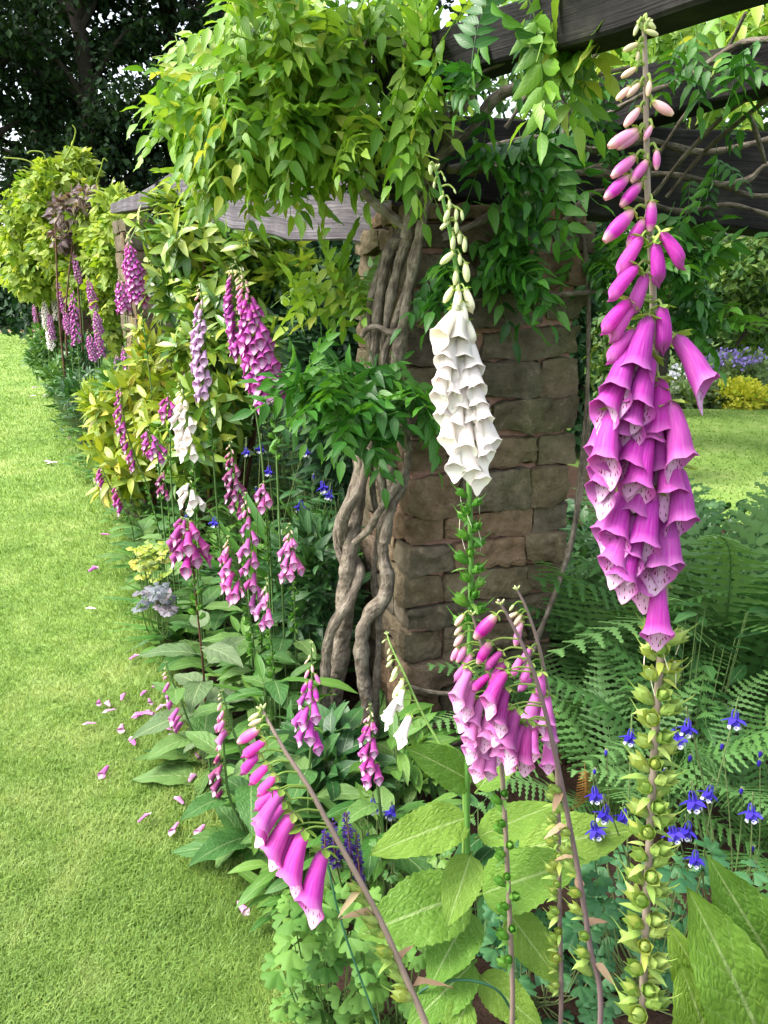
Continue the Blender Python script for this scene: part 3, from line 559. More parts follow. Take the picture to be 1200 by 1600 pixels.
# ------------------------------------------------------------------ wisteria on the near pier
def local(t): return np.array(t['base'])
def stem_part(t, name, pix, Y, rpx, mat=M_BARK, n=8, knob=.18, k=6, end=None):
    Ys = np.interp(np.linspace(0, 1, len(pix)), np.linspace(0, 1, len(np.atleast_1d(Y))), np.atleast_1d(Y)); p = [P(a, b, y) for (a, b), y in zip(pix, Ys)]
    if end == 'ground': q = p[-1].copy(); q[2] = -.04; p.append(q)
    p = smooth(p, k); rp = np.atleast_1d(rpx).astype(float); rr = rp * mpp(p[len(p) // 2]); g = Geo(); tube(g, p - local(t), rr, n, knob=knob)
    o = part(name, g.mesh(name, mat), t); o.matrix_basis = Matrix.Identity(4); return o
WIS = thing('wisteria', 'old wisteria with twisted grey trunks and bright feathery leaves draped over the near pier', 'climber', P(550, 1130, 2.3) * (1, 1, 0))
for pix, Y, r, e in [
    ([(560, 660), (565, 720), (559, 775), (553, 825), (545, 872), (541, 925), (536, 985), (527, 1050), (522, 1100)], [2.42, 2.30, 2.28], [11, 14, 15, 17, 16], 'ground'),
    ([(578, 690), (574, 726), (560, 770), (541, 800), (535, 835), (548, 862), (562, 892), (548, 935), (524, 972), (512, 1008), (508, 1080)], [2.40, 2.27, 2.34, 2.22, 2.22], [9, 10, 9, 10], 'ground'),
    ([(640, 700), (632, 736), (610, 774), (592, 800), (577, 826), (553, 849)], [2.3, 2.24, 2.28], [7, 7, 8], None),
    ([(574, 700), (590, 728), (600, 781), (598, 837), (600, 875), (606, 905), (599, 936), (577, 961), (566, 990), (566, 1044), (575, 1100), (580, 1150)], [2.38, 2.26, 2.22, 2.2], [8, 11, 14, 15, 16], 'ground'),
    ([(638, 690), (636, 726), (628, 762), (611, 795), (601, 848)], [2.34, 2.28, 2.24], [8, 9, 10], None),
    ([(612, 670), (611, 740), (612, 800)], [2.36, 2.3], [9, 10], None),
    ([(640, 368), (612, 385), (600, 420), (590, 490), (585, 546), (575, 620), (565, 690)], [2.36, 2.36, 2.4], [9, 10, 10], None),
    ([(650, 355), (632, 385), (612, 460), (601, 540), (606, 610), (612, 680)], [2.28, 2.32, 2.36], [9, 9, 9], None),
    ([(660, 345), (647, 410), (632, 500), (621, 560), (620, 602), (630, 660), (637, 705)], [2.24, 2.28, 2.3], [10, 10, 9], None),
    ([(566, 525), (573, 514), (590, 511), (613, 521), (632, 511), (662, 493), (700, 480)], [2.32, 2.26, 2.28], [5, 6.5, 6], None),
    ([(636, 372), (645, 311), (673, 269), (701, 232), (741, 198), (769, 158), (800, 140), (840, 138)], [2.28, 2.24, 2.22, 2.2], [13, 12, 10, 9], None),
    ([(650, 330), (690, 250), (699, 200), (688, 156), (684, 120), (676, 60), (668, 0), (660, -40)], [2.27, 2.22, 2.2], [9, 9, 8, 5], None),
    ([(690, 250), (707, 218), (721, 175), (752, 127), (775, 112), (820, 100)], [2.24, 2.2], [8, 7, 6], None),
    ([(700, 220), (711, 170), (731, 127), (756, 96), (786, 57), (822, 36), (880, 10)], [2.2, 2.05, 1.8], [6, 5, 4], None),
    ([(566, 298), (580, 312), (598, 328), (634, 356)], [2.25, 2.28], [8, 9], None),
    ([(650, 410), (657, 380), (667, 325), (680, 288)], [2.24, 2.22], [6, 6], None),
    ([(701, 266), (730, 260), (775, 263), (815, 272), (870, 268), (930, 270), (985, 280)], [2.26, 2.4, 2.5], [7, 8, 8], None),
    ([(700, 262), (735, 270), (775, 256), (815, 262), (870, 280), (930, 262), (985, 270)], [2.28, 2.42, 2.52], [6, 7, 7], None),
    ([(690, 372), (741, 351), (786, 325), (829, 300), (852, 287)], [2.3, 2.36, 2.44], [7, 8, 9], None),
    ([(1022, 304), (1073, 240), (1136, 177), (1215, 118)], [2.52, 2.4, 2.1], [4, 4.5, 5], None),
    ([(1041, 308), (1098, 240), (1155, 190), (1215, 142)], [2.52, 2.42, 2.1], [3.5, 4, 4], None),
    ([(985, 272), (1041, 272), (1085, 279), (1130, 288), (1170, 280), (1190, 262), (1212, 250)], [2.5, 2.52], [5.5, 5], None),
    ([(1125, 287), (1168, 304), (1215, 306)], [2.54, 2.5], [5, 4], None),
    ([(1196, 255), (1184, 215), (1171, 177)], [2.5, 2.45], [4, 4], None),
    ([(845, 272), (883, 317), (909, 364), (919, 450), (919, 560), (916, 640), (908, 730), (893, 840), (868, 925), (838, 998)], [2.46, 2.5, 2.46, 2.3], [3.5, 4, 4.5], None),
    ([(918, 600), (920, 660), (911, 745), (893, 850), (860, 945), (836, 1010), (815, 1050)], [2.47, 2.42, 2.28], [3.5, 4, 4], None),
    ([(735, 470), (800, 461), (880, 460), (945, 456), (1000, 470)], [2.36, 2.5], [3, 4, 4], None),
    ([(640, 1072), (672, 1081), (712, 1082), (760, 1062)], [2.12, 2.2], [3.5, 4, 4], None),
    ([(650, 1190), (690, 1172), (735, 1152), (790, 1150)], [2.0, 2.1], [4, 4, 3], None),
    ([(790, 200), (840, 130), (905, 105), (960, 60), (1010, 20)], [2.3, 2.2], [5, 4, 3], None),
    ([(870, 190), (900, 150), (930, 120), (985, 105)], [2.5, 2.4], [4, 4], None),
    ([(548, 690), (556, 730), (545, 775), (528, 815), (526, 850), (538, 890), (530, 940), (540, 1000), (530, 1090)], [2.44, 2.36, 2.30, 2.36], [5, 6, 7, 6], 'ground'),
    ([(590, 690), (582, 760), (592, 830), (584, 900), (592, 980), (588, 1080)], [2.42, 2.34, 2.3], [5, 6, 7], 'ground'),
    ([(628, 360), (603, 400), (580, 470), (578, 530), (590, 600), (585, 690)], [2.4, 2.42, 2.4], [6, 7, 6], None),
    ([(665, 350), (640, 430), (612, 520), (600, 570), (612, 640), (600, 700)], [2.24, 2.3, 2.34], [5, 6, 6], None),
    ([(760, 230), (850, 215), (930, 235), (1010, 220), (1100, 238), (1215, 215)], [2.36, 2.55, 2.6], [6, 7, 6], None),
    ([(880, 345), (930, 300), (1000, 312), (1060, 330), (1140, 320), (1215, 340)], [2.46, 2.58, 2.64], [4, 5, 4], None),
    ([(930, 190), (1000, 150), (1075, 120), (1150, 70), (1215, 60)], [2.55, 2.3, 2.0], [5, 5, 4], None),
    ([(1000, 300), (1030, 240), (1090, 150), (1130, 90), (1165, 20)], [2.5, 2.3, 2.1], [3.5, 4, 3], None),
    ([(720, 130), (790, 95), (850, 60), (930, 45), (1000, -10)], [2.05, 1.85, 1.7], [5, 5, 4], None),
    ([(860, 120), (890, 180), (870, 240), (900, 300)], [2.3, 2.4], [3, 4, 4], None),
    ([(560, 80), (585, 62), (625, 70), (660, 95), (690, 120)], [2.3, 2.22], [5, 6, 6], None),
    ([(470, 240), (520, 250), (560, 262), (600, 275), (640, 300)], [2.3, 2.26], [2.5, 3.5, 4], None)]:
    stem_part(WIS, 'stem', pix, Y, [q * .84 for q in r], end=e, knob=.4, k=9, n=10)
def compound(nl=5, L=.26, lw=.028, ll=.075, droop=.25, seed=0):
    """pinnate leaf: leaflets in pairs along a rachis and one at the tip"""
    rs = np.random.default_rng(seed); g = Geo(); t = np.linspace(0, 1, 7); ra = np.stack((.04 * L * np.sin(t * 3 + seed), t * L, -droop * L * t ** 2), 1); tube(g, ra, [.0016, .0008], 4)
    lf = leaf_geo(1, lw / ll * 1.12, 6, .34, .26, .62, 1.15, 1, .02)
    for k in range(nl + 1):
        f = .22 + .78 * k / nl; p = np.array((np.interp(f, t, ra[:, 0]), f * L, -droop * L * f * f))
        for s in ((-1, 1) if k < nl else (0,)):
            sz = ll * rs.uniform(.85, 1.1) * (1 - .25 * abs(f - .55)); y = np.array((s * .9 + rs.normal(0, .1), .55 if s else 1.0, rs.uniform(-.55, .0) - .5 * f * droop)); z = np.array((rs.normal(0, .25), rs.normal(0, .2), 1.0))
            g.put(lf, frames(p, y, z, sz), rs.uniform(0, .16))
    return g
COMP = [compound(5, .22, .027, .074, .3, 1), compound(5, .24, .028, .080, .6, 2), compound(4, .19, .026, .070, .2, 3), compound(6, .26, .027, .076, .45, 4), compound(5, .20, .024, .066, .8, 5)]
def spray(blobs, n, out=1.0, down=.6, tow=.5, s=(.75, 1.15), toward=(-.3, -1, .2)):
    pos, d = blob_pts(blobs, n, .5); y = nrm(d * out + rng.normal(0, .75, (n, 3)) + np.array(toward) * tow - (0, 0, down)); z = nrm(rng.normal(0, .35, (n, 3)) + np.array((-.25, -.35, 1)))
    sc = U(s[0], s[1], n); return frames(pos - y * (.14 * sc)[:, None], y, z, sc)
bright = [(400, 262, 2.5, 90, 30, .15), (320, 270, 2.6, 50, 30, .15), (500, 255, 2.35, 50, 25, .1), (290, 130, 2.6, 40, 60, .15), (270, 180, 2.55, 30, 40, .1), (430, 150, 2.35, 150, 110, .28), (345, 150, 2.4, 85, 90, .22), (350, 225, 2.45, 80, 60, .2), (520, 60, 2.3, 110, 80, .3), (440, 30, 2.25, 130, 60, .3), (600, 30, 2.35, 80, 60, .2), (480, 190, 2.25, 80, 60, .15), (540, 215, 2.2, 60, 45, .12), (300, 215, 2.5, 35, 60, .15)]
foliage(WIS, COMP, np.vstack((spray(bright, 310), spray([(650, 80, 2.15, 55, 60, .1), (650, 170, 2.1, 50, 45, .08), (590, 180, 2.15, 45, 45, .1), (625, 225, 2.1, 30, 40, .06)], 26), spray([(895, 55, 1.75, 55, 75, .12), (860, 30, 1.8, 50, 50, .1)], 16, .6, .6), spray([(1080, 20, 3.0, 130, 45, .3), (1010, 60, 3.1, 70, 40, .3), (1120, 130, 3.3, 90, 60, .3)], 40), spray([(540, 455, 2.5, 90, 40, .15), (470, 460, 2.6, 40, 40, .15)], 16, 1, .2))), M_WIST, 150)
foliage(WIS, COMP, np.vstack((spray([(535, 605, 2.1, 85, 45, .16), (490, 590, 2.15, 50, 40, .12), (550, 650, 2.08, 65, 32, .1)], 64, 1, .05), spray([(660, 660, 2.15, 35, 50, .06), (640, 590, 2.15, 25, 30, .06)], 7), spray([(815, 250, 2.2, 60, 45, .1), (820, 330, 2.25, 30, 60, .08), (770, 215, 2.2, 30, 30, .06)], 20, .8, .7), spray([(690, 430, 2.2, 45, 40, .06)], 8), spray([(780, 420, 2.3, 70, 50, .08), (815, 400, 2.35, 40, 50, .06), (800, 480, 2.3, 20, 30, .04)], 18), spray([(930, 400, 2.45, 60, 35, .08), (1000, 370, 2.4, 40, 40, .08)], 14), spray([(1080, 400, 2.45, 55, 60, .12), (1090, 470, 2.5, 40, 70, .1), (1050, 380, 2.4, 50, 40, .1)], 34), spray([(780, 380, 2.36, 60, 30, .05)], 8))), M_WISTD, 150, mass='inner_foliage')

n = 190; pos = np.stack((U(-.2, 2.6, n), U(1.7, 4.2, n), U(2.28, 2.65, n)), 1); pos = pos[(pos[:, 0] > .25 * (2.6 - pos[:, 1]))]; n = len(pos)   # the leafy roof of the pergola, added to shade the beams and pier
yv = rand_dirs(n, -.3); foliage(WIS, COMP, frames(pos, yv, nrm(rng.normal(0, .3, (n, 3)) + (0, 0, 1)), U(.8, 1.15, n)), M_WIST, 0, mass='roof_shade_foliage')
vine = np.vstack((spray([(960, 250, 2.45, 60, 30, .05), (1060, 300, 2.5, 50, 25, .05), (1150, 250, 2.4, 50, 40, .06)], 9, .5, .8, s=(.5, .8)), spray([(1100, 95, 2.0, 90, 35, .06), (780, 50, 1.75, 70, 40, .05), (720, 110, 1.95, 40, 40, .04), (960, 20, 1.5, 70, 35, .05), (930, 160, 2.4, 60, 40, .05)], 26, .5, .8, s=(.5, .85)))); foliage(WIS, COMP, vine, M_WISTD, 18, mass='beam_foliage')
# ------------------------------------------------------------------ shrubs and climbers along the border
LANCE = [leaf_geo(1, .3, 5, .3, .22, .7, .9, 1, .01, seed=1), leaf_geo(1, .34, 5, .2, .4, .75, .9, 1, .015, seed=2), leaf_geo(1, .28, 5, .35, .12, .7, .9, 1, .01, seed=3)]
OVATE = [leaf_geo(1, .5, 5, .25, .2, .6, .9, 1, .02, seed=4), leaf_geo(1, .56, 5, .2, .35, .55, .85, 1, .02, seed=5)]
def whorls(blobs, nshoot, k, size, up=.5, spread=.9, shell=.3):
    pos, d = blob_pts(blobs, nshoot, shell); ax = nrm(d + rng.normal(0, .35, (nshoot, 3)) + (0, -.15, up)); out = []
    for i in range(nshoot):
        a = ax[i]; x = nrm(np.cross(a, (.3, .5, .8))); y = np.cross(a, x); kk = rng.integers(k[0], k[1] + 1)
        for j in range(kk):
            th = 2.4 * j + U(-.3, .3); lv = j / kk; dr = nrm((x * math.cos(th) + y * math.sin(th)) * spread + a * (1.0 - .9 * (1 - lv)) + (0, 0, -.1)); out.append(frames(pos[i] - a * size * .35 * (1 - lv), dr, a + dr * .1 + rng.normal(0, .15, 3), size * U(.75, 1.1)))
    return np.vstack(out)
def stems_for(t, blobs, n, base, r, mat=M_BROWNSTEM):
    pos, d = blob_pts(blobs, n, .3)
    for i in range(n):
        b = np.array(base) + rng.normal(0, .06, 3) * (1, 1, 0); m = (b + pos[i]) / 2 + rng.normal(0, .05, 3); g = Geo(); tube(g, smooth([b, m, pos[i]], 5) - local(t), [r, r * .45], 5)
        part('branch', g.mesh('branch', mat), t).matrix_basis = Matrix.Identity(4)
ev = [(335, 375, 4.7, 105, 62, .35), (270, 345, 4.9, 62, 38, .3), (420, 400, 4.5, 65, 48, .3), (275, 450, 4.8, 40, 110, .25), (350, 470, 4.5, 60, 70, .25), (330, 600, 4.3, 75, 110, .3), (385, 560, 4.3, 50, 90, .25), (300, 700, 4.2, 60, 60, .25)]
t = thing('evergreen_climber', 'glossy evergreen climber with long leaves covering the second pier', 'shrub', P(330, 760, 4.6) * (1, 1, 0)); foliage(t, LANCE, whorls(ev, 520, (6, 9), .135), M_EVER, 300); stems_for(t, ev, 9, local(t), .018)
gd = [(235, 590, 5.0, 60, 50, .3), (200, 640, 4.9, 50, 45, .3), (260, 660, 4.6, 55, 60, .3), (172, 690, 5.0, 32, 36, .25), (215, 720, 4.7, 55, 45, .3), (190, 755, 4.6, 40, 35, .2), (235, 535, 5.1, 25, 40, .2)]
t = thing('golden_shrub', 'yellow green leafy shrub spilling towards the lawn edge', 'shrub', P(225, 760, 4.9) * (1, 1, 0)); foliage(t, LANCE, whorls(gd, 260, (5, 8), .13, .4), M_GOLD, 260); stems_for(t, gd, 6, local(t), .014)
lobed = Geo()
for a_, s_ in ((0, 1.0), (.9, .75), (-.9, .75)): lobed.put(leaf_geo(1, .55, 3, .2, .2, .6, .9, 1), frames(np.zeros(3), (math.sin(a_), math.cos(a_), 0), (0, 0, 1), s_))
hp = [(95, 310, 9.8, 62, 55, .6), (50, 360, 10.2, 38, 70, .6), (110, 380, 9.6, 55, 60, .5), (60, 430, 10, 40, 45, .5), (150, 345, 9.0, 35, 45, .4), (120, 265, 10, 30, 30, .3), (30, 410, 10.4, 22, 50, .4), (160, 430, 8.6, 22, 90, .25), (170, 500, 8.4, 16, 60, .2), (130, 440, 9.2, 30, 40, .3), (185, 320, 8.0, 30, 25, .3), (175, 400, 8.2, 22, 60, .25), (195, 350, 7.6, 25, 30, .25)]
t = thing('hop_vine', 'pale golden hop vine heaped over the farthest pier', 'climber', P(80, 560, 10.5) * (1, 1, 0)); pos, d = blob_pts(hp, 4600, .35)
foliage(t, [lobed], frames(pos, nrm(d + rng.normal(0, .7, d.shape) - (0, 0, .5)), nrm(rng.normal(0, .5, d.shape) + (-.2, -.5, .8)), U(.08, .14, len(pos))), M_HOP, 120); stems_for(t, hp, 8, local(t), .02)
for pix in ([(75, 275), (60, 262), (40, 250), (5, 246)], [(100, 250), (112, 228), (118, 205), (113, 195)], [(72, 262), (68, 240), (50, 236), (42, 240)], [(150, 285), (158, 262), (162, 248), (168, 252)], [(28, 290), (12, 300), (2, 320)], [(118, 250), (130, 270), (142, 282)]): stem_part(t, 'tendril', pix, 9.6, [1.2, .9], M_HOP, 4, 0, 5)
pl = [(115, 330, 8.9, 38, 28, .3), (135, 315, 8.7, 22, 22, .2), (100, 370, 9.0, 15, 20, .2)]
t = thing('purple_vine', 'dusky purple leaved vine draped over the golden hop', 'climber', P(110, 560, 8.8) * (1, 1, 0)); pos, d = blob_pts(pl, 520, .5)
foliage(t, OVATE, frames(pos, nrm(d + rng.normal(0, .7, d.shape) - (0, 0, .4)), nrm(rng.normal(0, .5, d.shape) + (-.2, -.5, .8)), U(.07, .11, len(pos))), M_PURP, 60); stems_for(t, pl, 3, local(t), .015)
dk = [(540, 410, 4.6, 60, 40, .3), (500, 400, 4.8, 50, 50, .3)]
# overhanging bough on the far side of the pergola
bo = [(1140, 420, 6.0, 70, 40, .5), (1170, 470, 6.2, 50, 40, .5), (1110, 480, 6.4, 40, 40, .4), (1190, 400, 6.0, 60, 60, .5), (1060, 440, 7.0, 60, 60, .5), (1180, 520, 6.6, 40, 30, .4), (970, 560, 6.0, 50, 120, .3)]
t = thing('overhanging_tree', 'tree with drooping small leaved boughs beyond the pergola', 'tree', P(1420, 500, 6.6) * (1, 1, 0)); pos, d = blob_pts(bo, 5200, .6)
g = Geo().put(LEAF_T, frames(pos - local(t), nrm(rng.normal(0, 1, d.shape) - (0, 0, .6)), nrm(rng.normal(0, .6, d.shape) + (0, -.3, 1)), U(.05, .09, len(pos))), U(0, 1, len(pos)))
part('crown', g.mesh('crown', M_TREE2, False), t, None, None, 'stuff').matrix_basis = Matrix.Identity(4)
stem_part(t, 'trunk', [(1420, 300), (1425, 450), (1420, 640)], 6.6, [40, 50], M_TRUNK, end='ground')
for pix in ([(1420, 330), (1280, 380), (1170, 430), (1080, 470)], [(1420, 380), (1270, 440), (1190, 490), (1150, 540)], [(1420, 320), (1250, 350), (1130, 380)]): stem_part(t, 'branch', pix, 6.4, [9, 3], M_TRUNK, 6)

t = tree('bright leafy tree seen between the rafters beyond the pergola', 1010, 9.0, 8.0, 2.6, 3.0, 9000, .16, M_TREE2, 61, 0, None, 'garden_tree')
tree('leafy tree standing behind the second lawn', 1330, 13.0, 9.0, 2.2, 4.0, 9000, .2, M_TREE2, 62, 0, None, 'garden_tree')

# distant border beyond the second lawn
def mound(name, label, cat, px, py, Y, rx, ry, rz, n, size, mat, geos=None, group=None, nsep=0, extra=None):
    c = G(px, py) if Y is None else P(px, py, Y); Y = c[1]; base = c * (1, 1, 0); t = thing(name, label, cat, base, group); cc = P(px, py - ry * .6, Y); ccp = project(cc)
    pos, d = blob_pts([(px, py - ry * .9, Y, rx, ry, rz)], n, .4); pos[:, 2] = np.maximum(pos[:, 2], .02)
    foliage(t, geos or [LEAF_T], frames(pos, nrm(d + rng.normal(0, .6, d.shape) + (0, 0, .4)), nrm(rng.normal(0, .5, d.shape) + (-.1, -.5, 1)), U(.7, 1.2, n) * size), mat, nsep)
    stems_for(t, [(px, py - ry, Y, rx * .6, ry * .6, rz * .6)], 3, base, .006, M_STEMG)
    return t
M_STEMG = m_plain('green_stem', lin(70, 104, 48), lin(104, 132, 66), .55, 40)
mound('lady_mantle', 'frothy yellow mound edging the second lawn', 'plant', 1155, 642, 9.6, 38, 26, .35, 1500, .07, M_ALCH)
mound('lady_mantle', 'smaller frothy yellow clump beside the larger yellow mound', 'plant', 1205, 640, 9.7, 20, 18, .3, 700, .07, M_ALCH)
for px, lab, m in ((1075, 'green leafy perennial at the edge of the second lawn below the white daisies', M_HERB), (1110, 'deeper green perennial beside the yellow mound', M_DARKH), (1030, 'dark green perennial seen behind the stem of the tallest foxglove', M_DARKH)):
    mound('perennial', lab, 'plant', px, 640, 9.8, 26, 22, .3, 700, .09, m, group='perennials of the distant border')
for k, (px, py, col, lab) in enumerate([(1075, 585, M_WHITE, 'drift of white daisies across the second lawn'), (1165, 560, M_LILAC, 'hazy lilac flowers above the yellow mound'), (1190, 585, M_WHITE, 'white daisies between the yellow mound and the lilac flowers'), (1125, 565, M_LILAC, 'pale lilac drift beside the white daisies')]):
    c = P(px, 630, 10.4 + .2 * k) * (1, 1, 0); t = thing('flower_drift', lab, 'flowers', c, 'flower drifts of the distant border'); Y = c[1]
    pos, d = blob_pts([(px, py + 25, Y, 34, 36, .3)], 900, .5); pos[:, 2] = np.maximum(pos[:, 2], .02); foliage(t, [LEAF_T], frames(pos, nrm(d + rng.normal(0, .6, d.shape) + (0, 0, .8)), nrm(rng.normal(0, .5, d.shape) + (-.1, -.5, 1)), U(.06, .11, 900)), M_HERB, 0)
    pos, d = blob_pts([(px, py, Y - .1, 32, 22, .25)], 150, .5); disc = Geo(); th = np.linspace(0, 2 * np.pi, 7)[:-1]
    disc.add(np.vstack((np.stack((np.cos(th), np.sin(th), 0 * th), 1) * .5, [(0, 0, .12)])), [[i, (i + 1) % 6, 6] for i in range(6)])
    foliage(t, [disc], frames(pos, nrm(rng.normal(0, 1, d.shape)), nrm(rng.normal(0, .4, d.shape) + (-.1, -.8, .6)), U(.03, .055, 150)), col, 0, 'flower', 'flowers')

# ferns beside the pier
def frond_geo(L=1.0, W=.32, np_=26, droop=.35, seed=0):
    rs = np.random.default_rng(seed); g = Geo(); t = np.linspace(0, 1, 14); zz = .28 * np.sin(t * 1.7) - droop * t ** 2.6; ra = np.stack((.03 * np.sin(t * 4 + seed), t, zz), 1) * L; tube(g, ra, [.005, .0012], 5)
    for k in range(np_):
        f = .12 + .87 * (k + .5) / np_; pl = W / 2 * (math.sin(math.pi * min(1, (f - .06) * 1.02) ** .62) ** .85) + .008
        p = np.array([np.interp(f, t, ra[:, q]) for q in range(3)]); tn = nrm(np.array([np.interp(min(f + .03, 1), t, ra[:, q]) for q in range(3)]) - p)
        nn = nrm(np.cross((1, 0, 0), tn))
        for s in (-1, 1):
            m = 9; u = np.linspace(0, 1, m); cw = .046 * L * (1 - .75 * u) + .002; tooth = np.where(np.arange(m) % 2 == 0, .35, 1.0); ax = nrm(np.array((s, 0, 0)) + tn * .38 - nn * .15 * rs.uniform(0, 1.6)); side = tn
            c = p + ax * (u * pl * L)[:, None] - np.array((0, 0, 1)) * (.10 * pl * L * u ** 2)[:, None]
            pts = np.stack((c - side * (cw * tooth * .5)[:, None], c + nn * .002, c + side * (cw * tooth * .5)[:, None]), 1); surf(g, pts, 0, None, False, rs.uniform(0, .1), flip=s > 0)
    return g
FRONDS = [frond_geo(1, .34, 21, .35, 1), frond_geo(1, .30, 21, .6, 2), frond_geo(1, .38, 20, .2, 3)]; FRM = [g.mesh('frond', M_FERN) for g in FRONDS]; FRD = FRONDS[1].mesh('frond', M_FERNDEAD)
def fern(label, px, py, Y, L, n, az0=0, spread=360, tilt=(.5, 1.1), dead=None):
    b = P(px, py, Y); b[2] = .02; t = thing('fern', label, 'fern', b, 'ferns beside the near pier')
    for k in range(n):
        a = math.radians(az0 + spread * (k + U(-.3, .3)) / n); e = U(*tilt); y = np.array((math.sin(a) * math.cos(e), math.cos(a) * math.cos(e), math.sin(e))); z = np.array((-math.sin(a) * math.sin(e), -math.cos(a) * math.sin(e), math.cos(e)))
        part('frond', FRM[k % 3], t, frames(b + y * .02, y, z + rng.normal(0, .12, 3), L * U(.8, 1.12))[0])
    g = Geo(); tube(g, np.array([(0, 0, -.06), (0, 0, .03)]), [.03, .018], 8); part('crown', g.mesh('crown', M_BROWNSTEM), t, None).matrix_basis = Matrix.Identity(4)
    return t
fern('large pale fern arching in front of the second lawn', 1165, 1010, 2.45, 1.12, 15, tilt=(.55, 1.2))
fern('pale fern with long fronds beside the large pale one', 1090, 1010, 2.7, .95, 12, tilt=(.5, 1.15))
fern('low dark fern filling the ground at the pier foot', 880, 1100, 2.25, .55, 12, tilt=(.4, 1.1))
fern('low fern in the shade between the ferns and the pods', 960, 1250, 1.9, .5, 11, tilt=(.4, 1.1))
fern('deep green fern close to the foot of the pier', 930, 1120, 2.5, .72, 13, tilt=(.7, 1.25))
fern('fern spreading behind the seed pods of the tallest foxglove', 1070, 1190, 2.0, .62, 11, tilt=(.5, 1.1))
fern('fern among the blue columbines', 1200, 1180, 1.75, .55, 11, tilt=(.4, 1.0))
fern('dark fern between the pier and the large pale fern', 1000, 960, 3.1, .75, 12, tilt=(.6, 1.2))
fern('small fern beside the pier corner behind the grey climber stems', 890, 1000, 3.0, .6, 10, tilt=(.5, 1.2))
t = thing('withered_frond', 'small curled brown fern frond hanging among green ferns', 'fern', P(915, 1190, 1.7)); part('frond', FRD, t, frames(P(915, 1190, 1.7), (-.15, -.2, -.9), (.3, -1, .2), .16)[0])

# ------------------------------------------------------------------ foxgloves
def bell_geo(nv=12, nt=18, curl=0.0, inner=True, calyx=False, seed=0, closed=False):
    """bell of length 1 hanging from the origin along -Z, lower lip towards -Y; slots: outside, throat, calyx"""
    rs = np.random.default_rng(seed); v = np.linspace(0, 1, nv + 1) ** .9; prof = np.interp(v, [0, .05, .14, .26, .45, .65, .82, .93, 1.0], [.052, .105, .138, .147, .17, .198, .218, .25, .312])
    if closed: prof = np.interp(v, [0, .05, .14, .26, .5, .75, .9, .97, 1.0], [.05, .10, .132, .145, .168, .182, .168, .11, .01])
    th = np.linspace(0, 2 * np.pi, nt, endpoint=False) - np.pi / 2 - np.pi        # u = .5 at the lower lip
    u = np.arange(nt) / nt; low = np.maximum(0, np.cos(2 * np.pi * (u - .5))) ** 2.2; lob = .5 + .5 * np.cos(2 * np.pi * (u - .5) * 5); sm = np.clip((v - .68) / .32, 0, 1) ** 1.6; sm2 = np.clip((v - .85) / .15, 0, 1)
    if closed: low = low * .25; lob = lob * .3
    def shell(off):
        r = (prof - (0 if closed else off))[:, None] * (1 + .04 * np.sin(3 * th + seed)[None] * v[:, None]); z = -(v[:, None] * (.93 + .07 * np.cos(2 * np.pi * (u - .5)))[None] + sm[:, None] * (.30 * low[None]) + sm2[:, None] * .05 * lob[None])
        r = r * (1 - .22 * sm[:, None] * low[None]) * (1 + sm2[:, None] * .07 * (lob[None] - .4)); x = r * np.cos(th)[None]; y = r * np.sin(th)[None] * np.where(np.sin(th)[None] > 0, .86, .98)
        return np.stack((x, y + .05 * np.sin(v * 3)[:, None], z), -1)
    uv = np.stack((np.broadcast_to(u, (nv + 1, nt)), np.broadcast_to(v[:, None], (nv + 1, nt))), -1); g = Geo(); surf(g, shell(0), 0, uv, True)
    if inner and not closed: surf(g, shell(.012 + .004 * (v < .9))[nv // 4:], 1, uv[nv // 4:], True, 0, True)
    if calyx: g.put(calyx_geo(), None, 0, 2)
    return g
def calyx_geo(ped=None, n=5):
    g = Geo(); sp = leaf_geo(.24, .15, 3, .5, -.35, .5, .8, 1)
    for k in range(n):
        a = 2 * np.pi * k / n; d = np.array((math.cos(a), math.sin(a), 0)); g.put(sp, frames(d * .03 + (0, 0, .02), d * .75 + (0, 0, -.75), d * .75 + (0, 0, .75), 1))
    return g
def bud_geo(n=8, m=7):
    t = np.linspace(0, 1, m); r = .215 * np.sin(np.pi * np.clip(t * .86 + .09, 0, 1)) ** .6 * (.85 + .2 * t); th = np.linspace(0, 2 * np.pi, n, endpoint=False)
    pts = np.stack((r[:, None] * np.cos(th), r[:, None] * np.sin(th) * .9, np.broadcast_to(-t[:, None], (m, n))), -1); g = Geo(); surf(g, pts, 0, np.stack((np.broadcast_to(th / 6.283, (m, n)), np.broadcast_to(t[:, None], (m, n))), -1), True); g.put(calyx_geo(), None, 0, 1); return g
def pod_geo(seed=0):
    t = np.linspace(0, 1, 6); r = .26 * np.sin(np.pi * np.clip(t * .85 + .12, 0, 1)) ** .8 * (1 - .75 * t ** 1.5); th = np.linspace(0, 2 * np.pi, 7, endpoint=False); g = Geo()
    surf(g, np.stack((r[:, None] * np.cos(th), t[:, None] * .9 + 0 * th, r[:, None] * np.sin(th)), -1), 0, None, True)
    sp = leaf_geo(.85, .42, 3, .35, -.25, .55, .8, 1)
    for k in range(5): a = 2 * np.pi * k / 5 + .4; d = np.array((math.cos(a), 0, math.sin(a))); g.put(sp, frames(d * .06, d * .5 + (0, .8, 0), (0, 1.0, 0) - d * .3, .88), .2)
    tube(g, np.array([(0, .88, 0), (.05, 1.1, .02), (.03, 1.35, .06)]), [.03, .012], 4, 0, .6); return g
